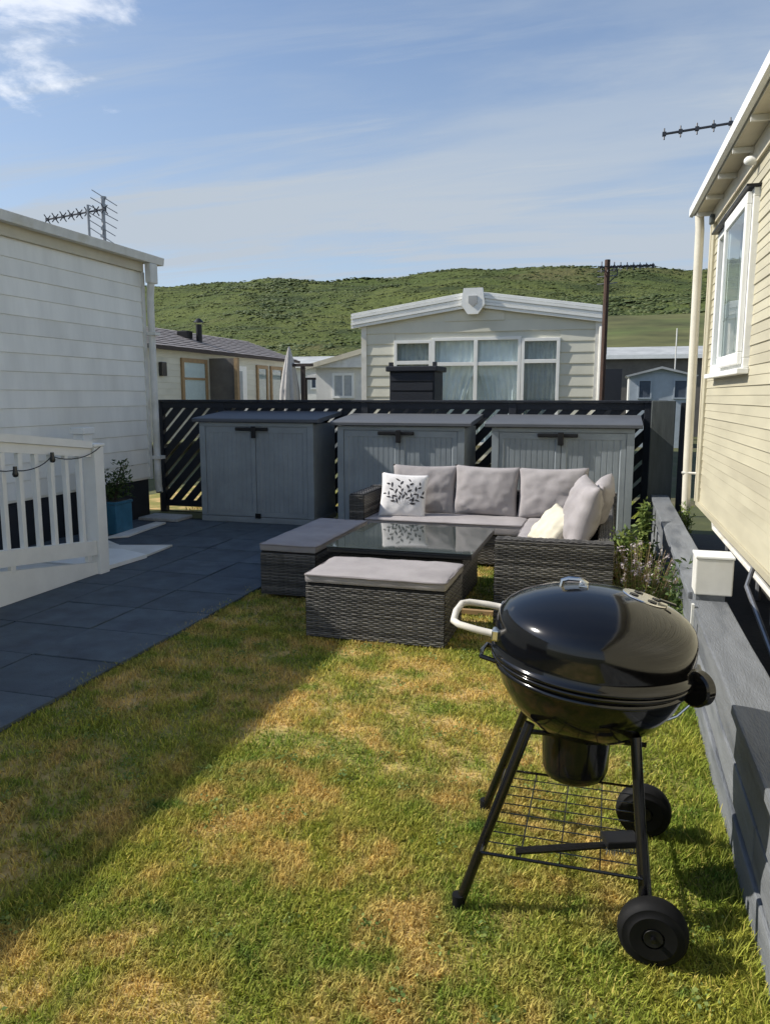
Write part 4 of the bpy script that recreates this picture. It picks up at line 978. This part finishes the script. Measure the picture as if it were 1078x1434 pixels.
pillow('back_cushion', 'left mauve-grey back cushion half hidden by the printed cushion', 'fabric', .66, .50, .20, (-1.74, 7.33, .635), (R(-14), 0, R(1)), 3, GB)
pillow('back_cushion', 'middle mauve-grey back cushion in the row of three against the sofa back', 'fabric', .64, .50, .20, (-1.13, 7.32, .64), (R(-14), R(1), R(-2)), 8, GB)
pillow('back_cushion', 'right mauve-grey back cushion of the three, in front of the right shed', 'fabric', .66, .50, .20, (-.50, 7.32, .64), (R(-15), R(-1), R(2)), 14, GB)
pillow('back_cushion', 'crumpled mauve-grey cushion leaning sideways at the sofa corner nearest the barbecue', 'fabric', .68, .54, .24, (-.19, 5.90, .67), (R(-16), R(3), R(-80)), 21, GB, .02)
pillow('back_cushion', 'mauve-grey cushion at the right end mostly hidden behind the crumpled one', 'fabric', .66, .52, .22, (-.09, 6.42, .645), (R(-20), R(4), R(-95)), 27, GB, .018)
pillow('scatter_cushion', 'small plain pale cream cushion lying on the right of the sofa seat', 'pale', .40, .36, .14, (-.40, 5.95, .55), (R(-40), R(8), R(-62)), 33, 'scatter cushions')
PW, PH, PT = .46, .44, .15
wp = pillow('scatter_cushion', 'white cushion printed with dark leaf sprigs at the left end of the sofa', 'whitefab', PW, PH, PT, (-1.88, 7.06, .60), (R(-17), R(3), R(6)), 41, 'scatter cushions', .006)
bm = bmesh.new(); random.seed(19)
def leafprint(u0, v0, ang, l_, w_):
    n_ = 6; L_, R_ = [], []
    for i in range(n_ + 1):
        s = i / n_; hw = w_ * math.sin(math.pi * min(1, .06 + s * .94)) ** .8 * .5
        cu, cv = u0 + math.cos(ang) * l_ * s, v0 + math.sin(ang) * l_ * s
        for sd, A in ((1, L_), (-1, R_)):
            uu, vv = cu - math.sin(ang) * hw * sd, cv + math.cos(ang) * hw * sd
            p = pillow_pt(uu, vv, PW, PH, PT, 41 - 1, -1, .006); p.y -= .0018; A.append(bm.verts.new(p))
    for i in range(n_): bm.faces.new((L_[i], L_[i + 1], R_[i + 1], R_[i]))
for a in (-52, -32, -11, 10, 31, 50):
    th = R(90 - a); u0, v0 = .08, -.58
    stem = []
    ln = 1.22 if abs(a) < 35 else 1.0
    for q in range(6):
        s = .34 + .66 * q / 5; cu, cv = u0 + math.cos(th) * ln * s, v0 + math.sin(th) * ln * s
        leafprint(cu, cv, th + (.7 if q % 2 else -.7) + random.uniform(-.2, .2), random.uniform(.17, .26), random.uniform(.06, .095))
    leafprint(u0 + math.cos(th) * .2, v0 + math.sin(th) * .2, th, ln * .8, .012)
me = mesh_of(bm, 'leaf_print', 'ink'); o = link('leaf_print', me, wp)

# ------------------------------------------------------------------ plants at the sofa's end
random.seed(23)
def stems(bm, cx, cy, z0, n_, hmin, hmax, spread, r_=.003, lean=(0, 0)):
    tips = []
    for k in range(n_):
        a = random.uniform(0, 6.28); q = random.random() ** .5; h = random.uniform(hmin, hmax)
        b = Vector((cx + math.cos(a) * spread * .35 * q, cy + math.sin(a) * spread * .35 * q, z0)); e = Vector((cx + math.cos(a) * spread * q + lean[0] * h, cy + math.sin(a) * spread * q + lean[1] * h, z0 + h * (1 - .25 * q)))
        tube(bm, [b, b.lerp(e, .5) + Vector((0, 0, .04 * h)), e], [r_, r_ * .8, r_ * .5], 4); tips.append((b, e))
    return tips
t = thing('lavender', 'dry lavender bush with faded flower heads between the sofa end and the low wall', 'plant', (.28, 5.35, 0))
bm = bmesh.new(); tips = stems(bm, .22, 5.35, 0, 190, .34, .66, .32, .0032, (.02, -.08)); me = mesh_of(bm, 'stem', 'stemdry'); bmesh_r = [random.random() for _ in me.vertices]; rndattr(me, bmesh_r); o = link('stem', me, t, -Vector(t.location))
pts = []; fl = []
for b, e in tips:
    for q in range(20): pts.append((b.lerp(e, random.uniform(.05, .8)) + Vector((random.gauss(0, .012),) * 2 + (0,)), rdir(.8), random.uniform(.6, 1.2)))
    if random.random() < .6:
        for q in range(9): fl.append((e + Vector((random.gauss(0, .005), random.gauss(0, .005), -.05 * random.random())), rdir(.6), random.uniform(.6, 1.2)))
leaves('foliage', pts, .042, 'leaf', t, .24); leaves('flower_head', fl, .020, 'lavflower', t, .5)['kind'] = 'stuff'
t = thing('terracotta_pot', 'terracotta pot almost hidden by leaves at the sofa end', 'pot', (.16, 5.62, 0))
bm = bmesh.new(); lathe(bm, [(0, 0), (.09, 0), (.12, .24), (.135, .24), (.135, .29), (.115, .29), (.11, .25), (0, .25)], 24, (.16, 5.62, 0)); part('pot', bm, 'terracotta', t, 40)
def bush(name, label, c, r_, h, n_, m, size=.06, group=None, nst=14):
    t = thing(name, label, 'plant', c, group)
    bm = bmesh.new(); tips = stems(bm, c[0], c[1], c[2], nst, h * .6, h, r_, .003); me = mesh_of(bm, 'stem', 'leafdark'); rndattr(me, [random.random() for _ in me.vertices]); link('stem', me, t, -Vector(c))
    pts = []
    for k in range(int(n_ * 1.7)):
        b, e = random.choice(tips); u = random.random() ** .7; pts.append((b.lerp(e, u) + Vector((random.gauss(0, r_ * .2), random.gauss(0, r_ * .2), random.gauss(0, h * .05))), rdir(.5), random.uniform(.5, 1.3)))
    leaves('foliage', pts, size, m, t, .4); return t
GP = 'small plants along the low wall'
bush('leafy_plant', 'yellow-green leafy plant growing up from the terracotta pot by the sofa end', (.16, 5.62, .26), .10, .46, 330, 'leaf', .05, GP)
bush('leafy_plant', 'bright green weed between the lavender and the white post', (.34, 4.75, 0), .13, .42, 300, 'leaf', .05, GP)
bush('leafy_plant', 'dark green weed leaning over the low wall behind the white post', (.43, 4.95, .0), .12, .60, 240, 'leafdark', .05, GP)
bush('leafy_plant', 'thin green plant beside the far part of the low wall near the right shed', (.33, 6.5, 0), .10, .42, 240, 'leaf', .05, GP)
bush('leafy_plant', 'pale leaved climber in the gap right of the right shed', (.36, 8.0, 0), .07, .62, 200, 'leaf', .07, GP, 20)
bush('leafy_plant', 'green weed at the foot of the right caravan downpipe', (.74, 7.9, 0), .07, .62, 260, 'leaf', .05, GP)
# low leaf litter plants in front of the wing
bush('leafy_plant', 'low grey-green clump against the low wall behind the barbecue', (.33, 4.35, 0), .12, .30, 260, 'leafdark', .04, GP)

# ------------------------------------------------------------------ barbecue
KX, KY, KZ, KR = -.03, 2.37, .745, .299
KT = Matrix.Translation((KX, KY, KZ)) @ Matrix.Rotation(R(4.5), 4, 'Y') @ Matrix.Translation((-KX, -KY, -KZ))
def kpart(name, bm, m, parent, *a, **k):
    bmesh.ops.transform(bm, matrix=KT, verts=bm.verts); return part(name, bm, m, parent, *a, **k)
bq = thing('kettle_barbecue', 'black kettle barbecue on wheels with domed lid in the right foreground', 'barbecue', (KX, KY, 0))
bm = bmesh.new(); lathe(bm, [(0, -.245), (.06, -.243), (.12, -.228), (.18, -.196), (.23, -.150), (.265, -.095), (.284, -.04), (KR - .008, -.006), (KR + .004, -.004), (KR + .006, -.012), (KR - .002, -.018)][::1], 96, (KX, KY, KZ)); kpart('bowl', bm, 'enamel', bq, True)
bm = bmesh.new(); lathe(bm, [(.283, -.045), (.292, -.04), (.293, -.032), (.286, -.026)], 96, (KX, KY, KZ)); kpart('bowl_band', bm, 'enamel', bq, True)
bm = bmesh.new(); lathe(bm, [(KR - .012, .0), (KR + .006, .0), (KR + .009, .006), (KR + .006, .012), (KR, .016), (KR + .002, .04), (KR + .002, .07), (KR + .001, .10), (KR - .004, .120), (KR - .014, .140), (KR - .032, .158), (KR - .060, .175), (.19, .195), (.14, .210), (.08, .221), (.04, .225), (0, .226)], 96, (KX, KY, KZ)); lid = kpart('lid', bm, 'enamel', bq, True)
# side handle of the lid: a tilted D loop
bm = bmesh.new(); zc = KZ + .080
tube(bm, [(KX - .285, KY - .088, zc - .022), (KX - .345, KY - .088, zc - .018), (KX - .405, KY - .082, zc - .012), (KX - .426, KY - .064, zc - .008), (KX - .432, KY, zc + .004), (KX - .426, KY + .064, zc + .014), (KX - .405, KY + .082, zc + .017), (KX - .345, KY + .088, zc + .017), (KX - .272, KY + .088, zc + .014)], .0112, 10); kpart('lid_handle', bm, 'handle', lid, 40)
for sy_, dz_ in ((-.088, -.022), (.088, .015)):
    bm = bmesh.new(); box(bm, KX - .300, KX - .27, KY + sy_ - .02, KY + sy_ + .02, zc + dz_ - .018, zc + dz_ + .018, .005); kpart('handle_bracket', bm, 'chrome', lid)
# small chrome grip on top
bm = bmesh.new(); tube(bm, [(KX - .115, KY, KZ + .210), (KX - .112, KY, KZ + .234), (KX - .095, KY + .004, KZ + .241), (KX - .06, KY + .006, KZ + .243), (KX - .04, KY + .006, KZ + .234), (KX - .042, KY + .006, KZ + .221)], .008, 8); kpart('top_grip', bm, 'chrome', lid, 40)
bm = bmesh.new(); box(bm, KX - .062, KX - .034, KY - .015, KY + .03, KZ + .222, KZ + .230, .003); kpart('grip_plate', bm, 'chrome', lid)
# rotating vent disc
nrm = Vector((.072, .012, .33)).normalized(); q = Vector((0, 0, 1)).rotation_difference(nrm).to_matrix().to_4x4(); pv = Matrix.Translation((KX + .135, KY + .030, KZ + .2055)) @ q
bm = bmesh.new(); lathe(bm, [(0, 0), (.068, 0), (.070, .002), (.068, .005), (0, .006)], 32); bmesh.ops.transform(bm, matrix=pv, verts=bm.verts); vent = kpart('vent_disc', bm, 'chrome', lid, 40)
for k in range(4):
    a = k * math.pi / 2 + .5; bm = bmesh.new(); lathe(bm, [(0, .0065), (.014, .0065), (.014, .008), (0, .008)], 16, (math.cos(a) * .04, math.sin(a) * .04, 0)); bmesh.ops.transform(bm, matrix=pv, verts=bm.verts); kpart('vent_hole', bm, 'black', vent, 40)
bm = bmesh.new(); box(bm, .04, .09, -.008, .008, .009, .016, .002); bmesh.ops.transform(bm, matrix=pv, verts=bm.verts); kpart('vent_tab', bm, 'blackmetal', vent)
# right side handle and hinge
hx = KX + KR - .015
bm = bmesh.new(); lathe(bm, [(0, -.020), (.048, -.020), (.054, -.014), (.054, .014), (.048, .020), (0, .020)], 28, (0, 0, 0), 'Y'); bmesh.ops.transform(bm, matrix=Matrix.Translation((hx + .022, KY - .05, KZ - .02)) @ Matrix.Rotation(R(-42), 4, 'Z'), verts=bm.verts); kpart('side_handle', bm, 'blackmetal', bq, 40)
bm = bmesh.new(); box(bm, hx - .05, hx + .04, KY - .045, KY + .075, KZ - .045, KZ + .015, .006); kpart('hinge', bm, 'blackmetal', bq)
bm = bmesh.new(); tube(bm, [(hx + .02, KY - .05, KZ - .06), (hx - .02, KY - .05, KZ - .115), (hx - .08, KY - .06, KZ - .15)], .004, 6); kpart('lid_stay', bm, 'chrome', bq, 40)
# left bracket under the lid handle
bm = bmesh.new(); tube(bm, [(KX - .27, KY - .06, KZ - .04), (KX - .33, KY - .06, KZ - .03), (KX - .335, KY, KZ - .03), (KX - .33, KY + .06, KZ - .03), (KX - .27, KY + .06, KZ - .04)], .008, 8); kpart('bowl_handle', bm, 'blackmetal', bq, 40)
# ash catcher
bm = bmesh.new(); lathe(bm, [(0, .345), (.07, .347), (.093, .362), (.102, .39), (.106, .50), (.108, .515), (.102, .515), (.098, .40), (0, .40)], 40, (KX - .035, KY, .005)); part('ash_catcher', bm, 'blackmetal', bq, 40)
bm = bmesh.new(); tube(bm, [(KX - .20, KY - .10, .53), (KX + .17, KY - .10, .53)], .008, 6); tube(bm, [(KX - .20, KY + .10, .53), (KX + .17, KY + .10, .53)], .008, 6); part('catcher_bracket', bm, 'blackmetal', bq)
# legs
def leg(a, b, r_=.0155):
    bm = bmesh.new(); tube(bm, [a, b], r_, 14); return part('leg', bm, 'blackmetal', bq, 40)
def foot(l_, p): bm = bmesh.new(); lathe(bm, [(0, -.012), (.018, -.012), (.02, 0), (.02, .035), (.0, .035)], 14, p); part('foot', bm, 'rubber', l_, 40)
l_ = leg((KX - .165, KY - .165, .585), (-.385, 2.125, .012)); foot(l_, (-.387, 2.124, .008))
l_ = leg((KX - .175, KY + .165, .585), (-.395, 2.70, .012)); foot(l_, (-.396, 2.701, .008))
leg((KX + .135, KY - .175, .585), (.150, 2.085, .10)); leg((KX + .135, KY + .175, .585), (.150, 2.655, .10))
def wheel(x, y):
    bm = bmesh.new(); lathe(bm, [(.030, -.033), (.062, -.036), (.070, -.030), (.082, -.030), (.091, -.022), (.094, -.008), (.094, .008), (.091, .022), (.082, .030), (.070, .030), (.062, .036), (.030, .033)], 40, (x, y, .094), 'Y'); w = part('wheel', bm, 'rubber', bq, 40)
    bm = bmesh.new(); lathe(bm, [(0, -.030), (.025, -.034), (.03, -.022), (.066, -.020), (.066, .020), (.03, .022), (.025, .034), (0, .030)], 32, (x, y, .094), 'Y')
    for k in range(6):
        a = k * math.pi / 3 + .3; m4 = Matrix.Translation((x, y, .094)) @ Matrix.Rotation(a, 4, 'Y'); box(bm, .02, .066, -.029, -.018, -.006, .006, .0, m4)
    part('rim', bm, 'black', w, 40)
wheel(.168, 2.045); wheel(.168, 2.695)
bm = bmesh.new(); tube(bm, [(.168, 2.0, .094), (.168, 2.74, .094)], .007, 8); part('axle', bm, 'blackmetal', bq, 40)
# wire rack
bm = bmesh.new(); rz0 = .215; xl, xr_ = -.315, .135
def lx(y): return xl
tube(bm, [(xl, 2.09, rz0), (xr_, 2.09, rz0), (xr_, 2.62, rz0), (xl, 2.62, rz0), (xl, 2.09, rz0)], .005, 6)
for k in range(1, 9): y = 2.09 + .53 * k / 9; tube(bm, [(xl, y, rz0 + .002), (xr_, y, rz0 + .002)], .0021, 5)
for k in range(1, 4): x = xl + (xr_ - xl) * k / 4; tube(bm, [(x, 2.09, rz0 - .003), (x, 2.62, rz0 - .003)], .0025, 5)
part('wire_rack', bm, 'blackmetal', bq)
# brush lying on the rack
t = thing('grill_brush', 'black grill brush with bristle head lying on the barbecue rack', 'brush', (-.03, 2.17, rz0 + .005))
bm = bmesh.new(); tube(bm, [(-.215, 2.10, rz0 + .016), (-.08, 2.15, rz0 + .020), (.035, 2.195, rz0 + .022)], [.011, .012, .010], 8); part('handle', bm, 'black', t, 40)
m4 = Matrix.Translation((.078, 2.205, rz0 + .03)) @ Matrix.Rotation(R(20), 4, 'Z')
bm = bmesh.new(); box(bm, -.05, .05, -.032, .032, 0, .022, .004, m4); part('head', bm, 'black', t)
bm = bmesh.new(); random.seed(2)
for i in range(10):
    for j in range(7):
        p = m4 @ Vector((-.044 + i * .0098, -.026 + j * .0087, .0)); tube(bm, [p, p + Vector((random.uniform(-.004, .004), random.uniform(-.004, .004), -.022))], .0016, 4)
part('bristles', bm, 'alu', t, kind='stuff')
